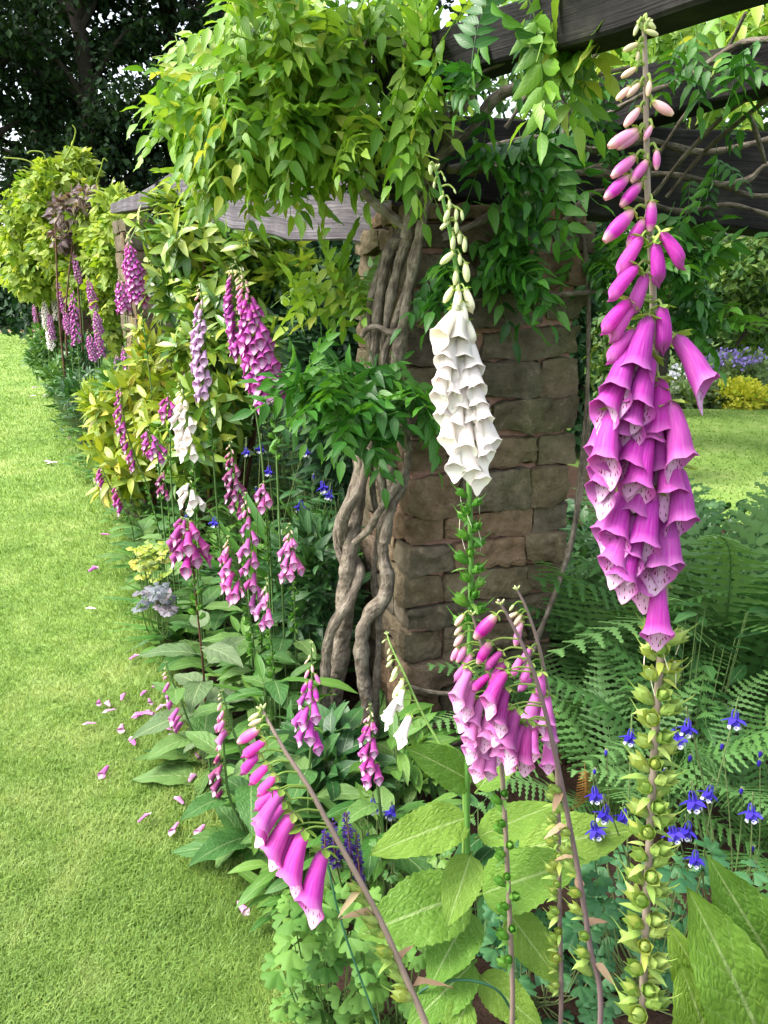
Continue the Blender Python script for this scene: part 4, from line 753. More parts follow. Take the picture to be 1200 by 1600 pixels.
BELLS = [bell_geo(12, 20, seed=k) .mesh('bell', [M_BELL, M_BELLIN, M_CALYX]) for k in range(4)]; BELLM = [bell_geo(8, 12, seed=k, calyx=True).mesh('bell', [M_BELL, M_BELLIN, M_CALYX]) for k in range(3)]; BELLL = [bell_geo(5, 7, seed=k, calyx=False).mesh('bell', [M_BELL, M_BELLIN]) for k in range(2)]
CLOSED = bell_geo(10, 14, seed=9, closed=True).mesh('bell', [M_BELL, M_BELLIN, M_CALYX]); CALYX = calyx_geo().mesh('calyx', M_CALYX); BUD = bud_geo().mesh('bud', [M_BUD, M_CALYX]); BUDL = bud_geo(5, 5).mesh('bud', [M_BUD, M_CALYX]); POD = {True: pod_geo().mesh('seed_pod', M_POD), False: pod_geo().mesh('seed_pod', M_PODG)}
BRACT = {True: leaf_geo(1, .34, 4, .3, .35, .5, .9, 1).mesh('bract', M_POD), False: leaf_geo(1, .3, 4, .3, .35, .5, .9, 1).mesh('bract', M_HERB), 'dry': leaf_geo(1, .36, 4, .3, .5, .5, .9, 1, .04).mesh('bract', M_DRYBRACT)}
STYLE = Geo(); tube(STYLE, np.array([(0, 0, 0), (0, .03, -.5), (.02, .12, -1.0)]), [.022, .012], 5); STYLE = STYLE.mesh('style', M_STYLE)
FOXL = [leaf_geo(1, .46, 12, .16, .3, .55, .95, 3, .016, .0, 0, k, .12) for k in range(3)]
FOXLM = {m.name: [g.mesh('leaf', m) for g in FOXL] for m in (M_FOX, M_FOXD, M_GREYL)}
PINK, MAGENTA, DEEP, PALE, WHITE_, LILAC_ = lin(186, 36, 170), lin(170, 10, 140), lin(138, 10, 100), lin(206, 104, 180), lin(246, 246, 236), lin(206, 168, 208)
def c4(c, a=1.0): return (c[0], c[1], c[2], a)
def blend(a, b, f): return tuple(a[i] * (1 - f) + b[i] * f for i in range(3))
def foxglove(label, path, Y, bells, buds=None, pods=None, L=.055, face=-150, spread=150, col=PINK, nb=20, nu=10, npd=0, det=1, r=.0045, stem=lin(120, 132, 84), pale_pod=False, tilt=28, leaves=None, spots=1.0, group='foxgloves along the border', dens=1.0, base=None, bractn=0, dry=0, grow=.55, styles=0, ped=.35, ex=None):
    Ys = np.interp(np.linspace(0, 1, len(path)), np.linspace(0, 1, len(np.atleast_1d(Y))), np.atleast_1d(Y)); p = [P(a, b, y) for (a, b), y in zip(path, Ys)]
    bs = p[-1].copy() + (np.array(base) if base is not None else 0); bs[2] = 0.0
    full = smooth(p + [bs] if p[-1][2] > .05 else p, 8); _, pyy, _ = project(full); t = thing('foxglove', label, 'foxglove', bs, group)
    g = Geo(); nlen = len(full); tube(g, full - bs, [r * .45, r * .8, r, r * 1.15, r * 1.3], 8 if det > 1 else 5); part('stem', g.mesh('stem', M_STEM), t, None, c4(stem)).matrix_basis = Matrix.Identity(4)
    py = np.array([b for a, b in path], float); dens_p = smooth(p, 8); dpy = project(dens_p)[1]; o = np.argsort(dpy)
    def at(y):
        q = np.array([np.interp(y, dpy[o], dens_p[o, k]) for k in range(3)]); q2 = np.array([np.interp(y + 4, dpy[o], dens_p[o, k]) for k in range(3)]); return q, nrm(q - q2)
    fa = math.radians(face); i0 = int(U(0, 50)); bell_m = BELLS if det > 1 else BELLM if det > 0 else BELLL
    def axis(i, tl, sp=None):
        w = ((i * .618034) % 1.0 - .5) * math.radians(spread if sp is None else sp); a = fa + w; O = np.array((math.cos(a), math.sin(a), 0)); tl = math.radians(tl + U(-7, 7)); ax = O * math.sin(tl) - np.array((0, 0, 1)) * math.cos(tl); return O, ax
    def place(mesh, q, O, ax, s, color, name):
        Yl = nrm(O - ax * (O @ ax)); Zl = -ax; Xl = np.cross(Yl, Zl); M = np.eye(4); M[:3, 0] = Xl * s; M[:3, 1] = Yl * s; M[:3, 2] = Zl * s; M[:3, 3] = q; return part(name, mesh, t, M, color)
    pedg = Geo()
    y0, y1 = bells
    if ex:
        ox, oy, sc, rows = ex; rows = sorted(rows, key=lambda q: q[1]); ya, yb = rows[0][1], rows[-1][1]
        kept = []
        for k, (ax0, ay0, ax1, ay1, kd) in enumerate(rows):
            if kd == 2:
                gapx = (.24 if col is WHITE_ else .13) * L * 1.12 / mpp(p[0])
                if any((ax1 - a) ** 2 + (ay1 - b) ** 2 < gapx ** 2 for a, b in kept): continue
                kept.append((ax1, ay1))
            x0, y_0, x1, y_1 = ox + ax0 / sc, oy + ay0 / sc, ox + ax1 / sc, oy + ay1 / sc; q, up = at(y_0 - 3); sx = project(q)[0]; lay = U(.006, .022) if kd else .004
            A = P(x0, y_0, q[1] - lay); Bp = P(x1, y_1, q[1] - lay); ln = np.linalg.norm(Bp - A); need = L * (1.12 * U(.95, 1.08) if kd == 2 else .62 if kd == 1 else 0)
            if ln < need:                                   # the upper part is covered by the bell above
                qs = at(y_1 - 1.05 * need / mpp(q))[0]; dd = nrm(nrm(Bp - A) + nrm(Bp - P(project(qs)[0], project(qs)[1], q[1] - lay))); A = Bp - dd * need; ln = need; q, up = at(project(A)[1] - 4)
            Bp = P(x1, y_1, q[1] - lay - ln * (U(.3, .55) if kd == 2 and col is WHITE_ else U(.18, .46) if kd == 2 else .15)); d = nrm(Bp - A) * ln; s = ln / (1.27 if kd == 2 else .9 if kd == 0 else 1.05)
            O = nrm(np.array(((x0 - sx) * .018 + (x1 - x0) * .012 + U(-.15, .15), -1.0, 0))); f = (ay0 - ya) / (rows[-1][1] - ya + 1e-6)
            if kd == 0:
                f = min(1, max(f, s / L * .9 - .25))
                cc = blend((.50, .56, .26), blend((.80, .46, .52), col, min(1, max(0, f * 6.5 - .8))), min(1, f * 6)) if col is not WHITE_ else blend((.45, .58, .25), (.80, .82, .48), min(1, f * 2))
                place(BUD, A, O, nrm(d), s, c4(cc), 'bud')
            else:
                cw = col if col is not WHITE_ else blend((.82, .83, .50), col, min(1, max(0, (f - .3) * 3.0)))
                b = place((CLOSED if kd == 1 else BELLS[k % 4]), A, O, nrm(d), s, c4(blend(cw, (.9, .75, .8), U(0, .07)), spots), 'bell'); c = link(bpy.data.objects.new('calyx', CALYX)); c.parent = b; c.matrix_basis = Matrix.Diagonal((1.2, 1.2, 1.0, 1))
            tube(pedg, smooth([q - bs, q * .4 + A * .6 + (0, 0, .004) - bs, A - bs], 3), [.0016, .0011], 5)
        nb = 0; nu = 0
    for k in range(nb):
        f = (k + .5) / nb; y = y0 + (y1 - y0) * f; O, ax = axis(k + i0, tilt); s = L * min(1, grow + (1 - grow) * min(1, f * 3)) * U(.9, 1.08); q, up = at(y - L * .55 / mpp(at(y)[0])); q2 = q + O * s * ped + np.array((0, 0, .12 * s))
        b = place(bell_m[k % len(bell_m)], q2, O, ax, s, c4(blend(col, (.9, .7, .8), .06 * (1 - f) + U(0, .04)), spots), 'bell')
        if det > 1: c = link(bpy.data.objects.new('calyx', CALYX)); c.parent = b; c.matrix_basis = Matrix.Diagonal((1.25, 1.25, 1.1, 1))
        if det > 0: tube(pedg, np.array([q - bs, (q + q2) / 2 + (0, 0, .1 * s) - bs, q2 - bs]), [.0016, .0012], 4)
    if buds:
        for k in range(nu):
            f = (k + .5) / nu; y = buds[0] + (buds[1] - buds[0]) * f ** .8; O, ax = axis(k * 1.0 + i0 + 7, 48 - 14 * f, spread * 1.1); s = L * (.16 + .62 * f ** 1.1) * U(.9, 1.1); q, up = at(y - .3 * s / mpp(at(y)[0]))
            cc = blend((.50, .56, .26), blend((.78, .42, .50), col, min(1, max(0, f * 2.6 - .9))), min(1, f * 2.2)) if col is not WHITE_ else blend((.45, .58, .25), (.80, .82, .48), f)
            q2 = q + O * (s * .3 + .004) + np.array((0, 0, .05 * s)); place(BUD if det > 0 else BUDL, q2, O, ax, s, c4(cc), 'bud')
            if det > 0: tube(pedg, np.array([q - bs, q2 + (0, 0, .02 * s) - bs]), [.0014, .001], 4)
        q, up = at(buds[0])
        for k in range(4 if det > 0 else 2): a = k * 1.7; O = np.array((math.cos(a), math.sin(a), 0)); place(BUD if det > 0 else BUDL, q, O, nrm(O * .8 + up * .9), L * .16, c4((.42, .52, .22)), 'bud')
    if det > 0: part('pedicels', pedg.mesh('pedicels', M_CALYX), t, None, None, 'stuff').matrix_basis = Matrix.Identity(4)
    if pods:
        for k in range(npd):
            f = (k + .5) / npd; y = pods[0] + (pods[1] - pods[0]) * f; O, ax = axis(k + i0 + 3, 0, min(spread * 1.5, 300)); q, up = at(y) if y < dpy.max() else (p[-1], np.array((0, 0, 1.0))); s = L * U(.46, .60) * (.85 + .3 * f); d = nrm(O * .8 + up * .75)
            part('seed_pod', POD[pale_pod], t, frames(q + O * r * 1.2, d, up, s)[0])
            if k % 2 == 0 and det > 0: part('bract', BRACT[pale_pod], t, frames(q - up * .01 + O * r, nrm(O + (0, 0, .1)), up, s * U(.55, .95))[0])
            if k < styles: part('style', STYLE, t, frames(q + d * s * .8, np.array((-O[1], O[0], 0)) * .2 - O, -nrm(O * .9 - (0, 0, .6)), s * U(.9, 1.3))[0])
    for k in range(dry):
        y = pods[0] + (pods[1] - pods[0]) * (k + .3) / dry; O, ax = axis(k * 3 + 1, 0, 330); q, up = at(y); part('bract', BRACT['dry'], t, frames(q + O * r, nrm(O + (0, 0, U(-.3, .3))), up, L * U(.6, 1.0))[0])
    if leaves:
        mt, n, lo, hi, size = leaves
        for k in range(n):
            f = (k + U(0, .6)) / n; z = lo + (hi - lo) * f; q = np.array([np.interp(z, full[::-1, 2], full[::-1, j]) for j in range(3)]); a = 2.4 * k + i0; O = np.array((math.cos(a), math.sin(a), 0)); part('leaf', FOXLM[mt.name][k % 3], t, frames(q, nrm(O + (0, 0, U(.15, .6))), (0, 0, 1), size * U(.75, 1.1) * (1 - .45 * f))[0])
    return t
purp = lin(126, 104, 108)
foxglove('tallest foxglove, big rosy purple bells with spotted throats above rows of pale seed pods', [(1006, 28), (1009, 130), (1012, 300), (1020, 450), (1024, 600), (1033, 800), (1038, 940), (1028, 1080), (1018, 1250), (1010, 1420), (1003, 1600), (1000, 1760)], .74, (520, 980), (48, 470), (985, 1600), .064, -108, 165, PINK, 36, 28, 46, 2, .0042, lin(150, 132, 122), True, 26, grow=.8, group='foxgloves in the near corner', styles=6, ex=(0, 0, 1, [(960, 640, 940, 755, 2), (985, 600, 975, 700, 2), (1000, 690, 990, 790, 2), (950, 760, 935, 860, 2), (1010, 770, 1000, 880, 2), (1045, 700, 1050, 800, 2), (975, 840, 965, 930, 2), (1000, 860, 1000, 950, 2), (940, 700, 925, 800, 2), (965, 560, 950, 650, 2), (997, 68, 975, 79, 0), (1007, 47, 1026, 54, 0), (997, 79, 996, 95, 0), (994, 106, 972, 120, 0), (1016, 125, 1012, 149, 0), (1000, 130, 980, 150, 0), (985, 136, 964, 155, 0), (1000, 168, 977, 196, 0), (1019, 158, 1048, 177, 0), (997, 203, 953, 228, 0), (1000, 206, 966, 231, 0), (1019, 196, 1007, 218, 0), (1026, 233, 1026, 263, 0), (993, 244, 958, 275, 0), (1012, 250, 988, 283, 0), (983, 275, 947, 309, 0), (1002, 285, 972, 320, 0), (1019, 313, 1016, 358, 0), (989, 329, 947, 374, 0), (1007, 342, 983, 383, 0), (997, 38, 991, 55, 0), (1010, 32, 1023, 44, 0), (987, 388, 963, 434, 1), (1030, 395, 1030, 450, 1), (1046, 378, 1070, 420, 1), (977, 433, 948, 472, 1), (1003, 427, 984, 496, 1), (970, 469, 937, 524, 1), (970, 488, 951, 537, 1), (980, 515, 946, 570, 1), (1034, 477, 1037, 555, 1), (1073, 536, 1113, 625, 2), (1004, 515, 984, 615, 2), (963, 570, 946, 642, 2), (1008, 573, 987, 670, 2), (1035, 598, 1032, 711, 2), (943, 635, 925, 677, 2), (960, 635, 958, 709, 2), (922, 687, 929, 735, 2), (994, 670, 973, 766, 2), (1032, 694, 1028, 764, 2), (943, 735, 934, 807, 2), (936, 728, 925, 771, 2), (1056, 711, 1056, 811, 2), (1001, 749, 980, 835, 2), (1022, 780, 1015, 885, 2), (1077, 752, 1066, 842, 2), (949, 800, 953, 869, 2), (987, 828, 973, 900, 2), (1049, 818, 1046, 907, 2), (960, 845, 946, 907, 2), (973, 697, 963, 763, 2), (1018, 653, 1011, 721, 2), (973, 611, 963, 680, 2), (1066, 680, 1066, 745, 2), (956, 812, 952, 872, 2), (981, 800, 982, 834, 2), (1018, 809, 1018, 886, 2), (968, 847, 976, 903, 2), (1056, 834, 1040, 914, 2), (949, 875, 951, 927, 2), (996, 875, 993, 948, 2), (1020, 916, 1028, 1008, 2), (1034, 856, 1028, 916, 2)]))
foxglove('tall ivory white foxglove in front of the near stone pier', [(680, 262), (692, 310), (705, 370), (716, 450), (726, 600), (733, 760), (736, 900), (733, 1050), (730, 1250), (732, 1420), (734, 1560)], 1.10, (530, 752), (266, 520), (770, 990), .058, -95, 150, WHITE_, 26, 20, 17, 2, .0042, lin(92, 138, 62), False, 27, spots=0, grow=.8, group='foxgloves in the near corner', styles=7, ex=(0, 0, 1, [(672, 256, 673, 272, 0), (679, 283, 678, 293, 0), (693, 275, 696, 283, 0), (693, 305, 686, 313, 0), (702, 312, 703, 326, 0), (709, 295, 712, 302, 0), (702, 327, 695, 346, 0), (713, 326, 713, 343, 0), (721, 329, 723, 343, 0), (702, 346, 689, 357, 0), (713, 346, 713, 363, 0), (717, 363, 719, 380, 0), (709, 368, 707, 388, 0), (726, 371, 726, 392, 0), (694, 350, 690, 359, 0), (713, 350, 713, 362, 0), (718, 362, 718, 380, 0), (708, 371, 708, 389, 0), (725, 376, 726, 392, 0), (709, 394, 690, 411, 0), (718, 396, 719, 413, 0), (727, 410, 730, 438, 0), (713, 422, 711, 443, 0), (716, 442, 715, 459, 0), (708, 448, 695, 471, 0), (734, 455, 739, 490, 1), (715, 471, 712, 495, 1), (727, 487, 726, 513, 1), (737, 508, 741, 539, 1), (708, 501, 673, 548, 2), (716, 522, 713, 555, 2), (695, 539, 687, 585, 2), (725, 541, 722, 583, 2), (739, 551, 744, 600, 2), (687, 588, 687, 620, 2), (708, 581, 706, 614, 2), (725, 592, 730, 630, 2), (746, 600, 751, 630, 2), (704, 607, 704, 641, 2), (722, 630, 718, 662, 2), (750, 625, 751, 658, 2), (687, 641, 690, 670, 2), (711, 651, 709, 684, 2), (741, 651, 741, 683, 2), (760, 644, 762, 677, 2), (690, 669, 697, 705, 2), (711, 672, 713, 707, 2), (757, 662, 760, 695, 2), (729, 683, 727, 725, 2), (757, 690, 765, 728, 2), (711, 711, 708, 749, 2), (739, 718, 739, 753, 2), (757, 728, 753, 767, 2), (771, 683, 774, 711, 2), (681, 609, 681, 641, 2), (699, 560, 697, 602, 2), (736, 574, 737, 616, 2)]))
foxglove('short drooping cream foxglove beside the wisteria trunks', [(603, 986), (612, 1012), (628, 1045), (648, 1090), (668, 1130), (694, 1175), (725, 1240)], [1.45, 1.3], (1085, 1150), (992, 1085), None, .050, 215, 60, WHITE_, 5, 9, 0, 1, .003, lin(122, 156, 76), spots=0, tilt=34, group='foxgloves in the near corner', ped=.7)
foxglove('pale pink foxglove of the crowded clump before the pier', [(737, 958), (752, 1010), (766, 1060), (776, 1120), (784, 1200), (790, 1300), (797, 1450), (800, 1600)], .98, (1075, 1205), (962, 1060), (1230, 1520), .050, 215, 130, lin(212, 118, 190), 17, 12, 18, 2, .0036, lin(140, 120, 112), False, 26, group='foxgloves in the near corner', grow=.75, ex=(0, 0, 1, [(725, 960, 713, 975, 0), (722, 978, 712, 990, 0), (724, 990, 712, 1007, 0), (728, 1008, 716, 1031, 0), (716, 1011, 707, 1029, 0), (737, 1020, 725, 1043, 0), (719, 1035, 710, 1064, 1), (731, 1041, 724, 1076, 1), (728, 1068, 725, 1116, 2), (716, 1074, 710, 1101, 2), (743, 1092, 737, 1140, 2), (722, 1107, 716, 1136, 2), (761, 1122, 755, 1163, 2), (752, 1155, 755, 1191, 2), (736, 1155, 731, 1181, 2), (767, 1164, 764, 1212, 2), (746, 1173, 743, 1212, 2), (731, 1134, 731, 1163, 2), (740, 1134, 737, 1170, 2), (776, 1146, 776, 1188, 2)]))
foxglove('vivid magenta foxglove of the crowded clump, its bells hanging beside a bare stem', [(779, 938), (800, 975), (826, 1030), (846, 1090), (868, 1180), (888, 1280), (905, 1370), (922, 1480), (938, 1600)], .92, (1030, 1195), (945, 1010), (1220, 1540), .056, 195, 70, MAGENTA, 12, 5, 10, 2, .0036, purp, True, 24, group='foxgloves in the near corner', dry=6, grow=.85, ped=.8, ex=(0, 0, 1, [(776, 960, 746, 993, 0), (767, 1002, 749, 1032, 0), (779, 1014, 758, 1046, 1), (788, 1032, 767, 1083, 1), (755, 1047, 737, 1080, 1), (767, 1074, 758, 1110, 2), (791, 1074, 776, 1140, 2), (809, 1107, 788, 1176, 2), (824, 1125, 815, 1200, 2), (800, 1134, 791, 1188, 2), (776, 1107, 767, 1158, 2), (791, 1158, 788, 1200, 2)]))
foxglove('lilac pink foxglove at the back of the crowded clump', [(806, 918), (822, 950), (842, 1010), (856, 1080), (866, 1150), (872, 1240), (874, 1400), (876, 1600)], 1.06, (1010, 1185), (922, 1000), (1215, 1560), .052, 200, 80, lin(206, 96, 186), 12, 9, 24, 2, .0034, lin(132, 112, 110), True, 22, group='foxgloves in the near corner', grow=.8, ped=.6, ex=(0, 0, 1, [(803, 945, 797, 953, 0), (809, 957, 794, 965, 0), (815, 960, 805, 975, 0), (812, 981, 806, 1005, 0), (815, 969, 809, 990, 0), (827, 1011, 812, 1038, 1), (830, 1035, 815, 1068, 1), (815, 1026, 800, 1056, 1), (827, 1062, 809, 1080, 1), (845, 1050, 845, 1092, 1), (854, 1098, 853, 1140, 2), (836, 1128, 830, 1182, 2), (851, 1158, 857, 1200, 2), (842, 1086, 839, 1128, 2), (830, 1092, 824, 1134, 2), (860, 1128, 860, 1164, 2)]))
foxglove('leaning foxglove with one row of magenta bells hanging over the lawn', [(408, 1106), (424, 1136), (448, 1178), (482, 1230), (520, 1300), (560, 1372), (600, 1450), (635, 1530), (665, 1600), (690, 1680)], [.86, .80, .74], (1200, 1385), (1110, 1215), (1380, 1570), .060, 180, 46, lin(204, 54, 176), 13, 10, 8, 2, .0038, lin(142, 122, 112), True, 30, group='foxgloves in the near corner', ped=1.15, grow=.8, dry=5, ex=(0, 0, 1, [(406, 1114, 391, 1124, 0), (410, 1124, 392, 1132, 0), (406, 1138, 377, 1157, 0), (415, 1157, 379, 1182, 1), (406, 1177, 377, 1208, 1), (416, 1194, 391, 1224, 1), (427, 1212, 403, 1242, 1), (437, 1232, 415, 1270, 1), (413, 1242, 398, 1265, 1), (437, 1260, 399, 1308, 2), (458, 1270, 420, 1342, 2), (475, 1297, 453, 1380, 2), (444, 1287, 434, 1352, 2), (506, 1328, 484, 1414, 2), (468, 1318, 459, 1383, 2), (423, 1256, 406, 1297, 2)]))
mid = [
 ('slim pink foxglove at the foot of the wisteria trunks', [(486, 1003), (487, 1040), (488, 1090), (486, 1160), (482, 1240)], 1.75, (1085, 1160), (1006, 1080), .052, -110, 120, PINK, 8, 9),
 ('small magenta foxglove beside the purple salvia', [(578, 1098), (581, 1130), (584, 1180), (590, 1230), (600, 1320)], 1.6, (1135, 1222), (1102, 1140), .038, -120, 110, MAGENTA, 11, 7),
 ('small dark pink foxglove bending over the grass edge', [(354, 1128), (350, 1160), (352, 1200), (360, 1250), (390, 1320)], 1.75, (1195, 1255), (1132, 1190), .040, 200, 90, DEEP, 9, 7),
 ('drooping foxglove with cream buds over the grass edge', [(346, 1076), (352, 1100), (362, 1135), (378, 1180), (400, 1250)], 1.75, (1140, 1165), (1080, 1130), .046, 200, 80, PALE, 3, 8),
 ('nodding foxglove drooping among the fallen bells', [(258, 1032), (266, 1056), (282, 1092), (300, 1140), (325, 1180)], 2.15, (1085, 1150), (1036, 1078), .048, 200, 90, lin(188, 80, 170), 5, 5),
 ('foxglove with crowded magenta bells on a dark brown stem', [(292, 812), (297, 840), (303, 900), (310, 970), (318, 1050), (322, 1120)], 2.4, (822, 882), (814, 826), .064, -120, 240, MAGENTA, 14, 4),
 ('rose pink foxglove with a leaning row of bells', [(356, 838), (362, 860), (374, 900), (388, 950), (400, 1050)], 2.35, (868, 940), (840, 868), .056, 215, 90, lin(204, 66, 170), 10, 7),
 ('deep wine coloured foxglove of two thin spires', [(358, 684), (364, 720), (372, 770), (382, 850), (392, 980)], 2.6, (722, 802), (686, 722), .042, -110, 140, DEEP, 14, 8),
 ('pink foxglove standing close behind the rose pink one', [(384, 770), (388, 810), (396, 870), (404, 950), (412, 1050)], 2.5, (815, 945), (772, 812), .052, -110, 120, lin(202, 90, 178), 12, 7),
 ('small pale pink foxglove below the tall purple one', [(416, 902), (418, 930), (421, 975), (428, 1060)], 2.2, (938, 976), (905, 936), .046, -110, 90, PALE, 4, 5),
 ('pale pink foxglove before the feathery dark foliage', [(452, 818), (455, 845), (458, 900), (462, 1000)], 2.45, (850, 900), (820, 850), .050, -105, 120, lin(214, 110, 188), 8, 6),
 ('tall rich purple foxglove standing beside the evergreen climber', [(366, 402), (376, 430), (392, 480), (412, 560), (428, 640), (434, 760), (440, 900), (446, 1040), (450, 1100)], 2.5, (485, 632), (405, 490), .060, -110, 170, lin(192, 44, 174), 40, 22),
 ('slender purple spire leaning out behind the tall rich purple one', [(362, 412), (366, 440), (374, 500), (392, 600), (410, 720), (420, 900)], 2.65, (445, 560), (414, 450), .044, 190, 100, lin(186, 50, 172), 22, 8),
 ('pale lilac foxglove with fading bells', [(312, 438), (316, 470), (320, 520), (328, 640), (338, 780), (348, 900), (352, 1000)], 3.0, (492, 625), (440, 490), .056, -140, 130, LILAC_, 22, 8),
 ('white foxglove half hidden by the pale lilac one', [(280, 592), (288, 620), (298, 680), (306, 760), (312, 900)], 3.0, (630, 715), (595, 632), .058, -130, 160, WHITE_, 16, 8),
 ('short white foxglove below the taller white one', [(296, 745), (300, 765), (304, 800), (308, 900)], 2.9, (765, 795), (748, 764), .056, -110, 160, WHITE_, 6, 3),
 ('small magenta foxglove beside the stem of the distant tall one', [(262, 615), (264, 632), (266, 660), (268, 760)], 3.5, (628, 655), (616, 628), .050, -110, 150, MAGENTA, 7, 3),
 ('thin magenta spire arching over the golden shrub', [(189, 604), (192, 640), (200, 680), (214, 720), (230, 760), (250, 840)], 3.7, (615, 735), (606, 618), .044, -140, 110, MAGENTA, 22, 4),
 ('magenta foxglove in the middle of the golden shrub', [(226, 668), (236, 684), (246, 710), (252, 780)], 3.6, (682, 716), (669, 684), .050, -120, 230, lin(190, 56, 168), 11, 3),
 ('small magenta foxglove leaning out of the golden shrub to the lawn', [(160, 730), (166, 748), (182, 780), (205, 820)], 4.0, (738, 760), (731, 740), .048, 190, 120, MAGENTA, 6, 2),
 ('second small magenta foxglove leaning out of the golden shrub', [(184, 762), (192, 780), (206, 805), (225, 840)], 3.8, (768, 800), (763, 770), .046, 190, 120, MAGENTA, 8, 2),
 ('pale pink foxglove with a few bells behind the wine coloured spires', [(412, 752), (414, 770), (418, 800), (424, 900)], 2.6, (764, 790), (754, 766), .046, -110, 90, PALE, 4, 3),
 ('faded wine coloured foxglove behind the white ones', [(256, 735), (258, 755), (262, 780), (268, 860)], 3.3, (744, 776), (737, 746), .040, -120, 120, DEEP, 6, 3),
 ('tall bright purple foxglove beside the second pier', [(199, 362), (204, 390), (212, 430), (222, 490), (232, 570), (242, 660), (252, 770)], 4.6, (392, 474), (364, 396), .056, -110, 190, lin(190, 44, 172), 40, 10),
 ('purple foxglove with a tapering spike next to the tall bright one', [(186, 428), (190, 445), (195, 480), (198, 560), (204, 660)], 5.2, (446, 487), (430, 448), .050, -110, 190, lin(194, 66, 178), 22, 5)]
for k, (lab, path, Y, be, bu, L, fc, sp, col, nb, nu) in enumerate(mid):
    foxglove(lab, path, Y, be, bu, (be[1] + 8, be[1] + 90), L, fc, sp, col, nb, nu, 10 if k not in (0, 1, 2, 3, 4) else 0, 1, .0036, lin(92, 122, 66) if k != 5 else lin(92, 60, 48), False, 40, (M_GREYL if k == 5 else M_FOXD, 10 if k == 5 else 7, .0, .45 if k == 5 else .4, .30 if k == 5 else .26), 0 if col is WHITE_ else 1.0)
far = [('far', (115, 448, 540, 640), 6.8, lin(186, 64, 170), 'purple foxglove with the longest spike in the far drift'), ('a', (62, 398, 432, 560), 10, lin(190, 60, 172), 'purple foxglove at the lawn end of the far drift'), ('b', (90, 396, 432, 590), 9, lin(196, 80, 180), 'rosy foxglove rising against the hop vine'),
       ('c', (118, 398, 446, 600), 8.4, lin(196, 110, 186), 'pale purple foxglove rising against the dusky vine'), ('d', (93, 438, 486, 600), 8.6, lin(190, 60, 172), 'purple foxglove below the rosy one in the far drift'), ('e', (141, 442, 482, 610), 7.8, lin(192, 84, 178), 'purple foxglove next to the trailing hop stem'),
       ('f', (152, 492, 520, 620), 7.4, lin(190, 90, 176), 'small purple foxglove under the trailing hop stem'), ('g', (142, 530, 562, 640), 7.0, lin(196, 96, 182), 'short rosy foxglove low in the far drift'), ('h', (154, 524, 558, 640), 7.2, lin(192, 80, 178), 'short purple foxglove low in the far drift'),
       ('i', (70, 474, 512, 580), 9.2, WHITE_, 'white foxglove in the far drift'), ('j', (84, 462, 500, 580), 9.4, WHITE_, 'second white foxglove close behind the first in the far drift'), ('k', (79, 496, 530, 590), 9.0, lin(176, 90, 170), 'dull purple foxglove in front of the white ones'),
       ('l', (55, 486, 505, 570), 10.5, lin(196, 110, 184), 'tiny pink foxglove by the lawn end'), ('m', (104, 494, 520, 600), 8.2, lin(196, 90, 180), 'small pink foxglove beside the longest far spike'), ('n', (186, 566, 590, 660), 6.2, lin(150, 90, 160), 'small violet foxglove below the second pier'),
       ('o', (48, 440, 470, 560), 11, DEEP, 'dark foxglove against the hedge at the lawn end'), ('p', (56, 436, 462, 560), 10.8, lin(150, 60, 90), 'dusky red foxglove against the hop vine'), ('q', (76, 520, 545, 590), 9.0, WHITE_, 'low white foxglove at the edge of the far drift'), ('r', (198, 556, 580, 660), 6.0, lin(190, 80, 176), 'small purple foxglove at the foot of the second pier')]
for kk, (nm, (px, y0, y1, yb), Y, col, lab) in enumerate(far):
    y0 -= 14; m = y0 + (y1 - y0) * .28; dx = U(6, 14)
    foxglove(lab, [(px - dx * .5, y0), (px, m), (px + dx * .6, y1), (px + dx * 1.4, yb)], Y * 1.06, (m, y1), (y0, m), (y1 + 4, y1 + 40), .052, -110, 170, blend(col, (.2, 0, .15), .15) if col is not WHITE_ else col, 26, 5, 5, 0, .005, lin(96, 124, 70), False, 40, None, 0 if col is WHITE_ else 1.0, 'foxgloves of the far drift')

for px, py, Y, rx, ry, lab, mt in ((72, 585, 10.2, 24, 26, 'green leafy clump below the white foxgloves of the far drift', M_HERB), (100, 615, 9.0, 24, 28, 'green leafy clump below the longest spike of the far drift', M_HERB), (132, 640, 8.0, 26, 30, 'dark leafy clump in the middle of the far drift', M_DARKH), (160, 650, 7.4, 24, 28, 'pale leafy clump under the trailing hop stem', M_HOP), (90, 560, 10.2, 40, 30, 'leafy clump hiding the stems of the hop vine', M_HERB), (140, 590, 9.0, 36, 34, 'dense leafy clump at the foot of the dusky vine', M_DARKH), (190, 640, 6.6, 22, 36, 'leafy clump at the foot of the second pier', M_HERB)): mound('border_perennial', lab, 'plant', px, py, Y, rx, ry, .3, 420, .12, mt, LANCE, 'leafy clumps of the far drift')

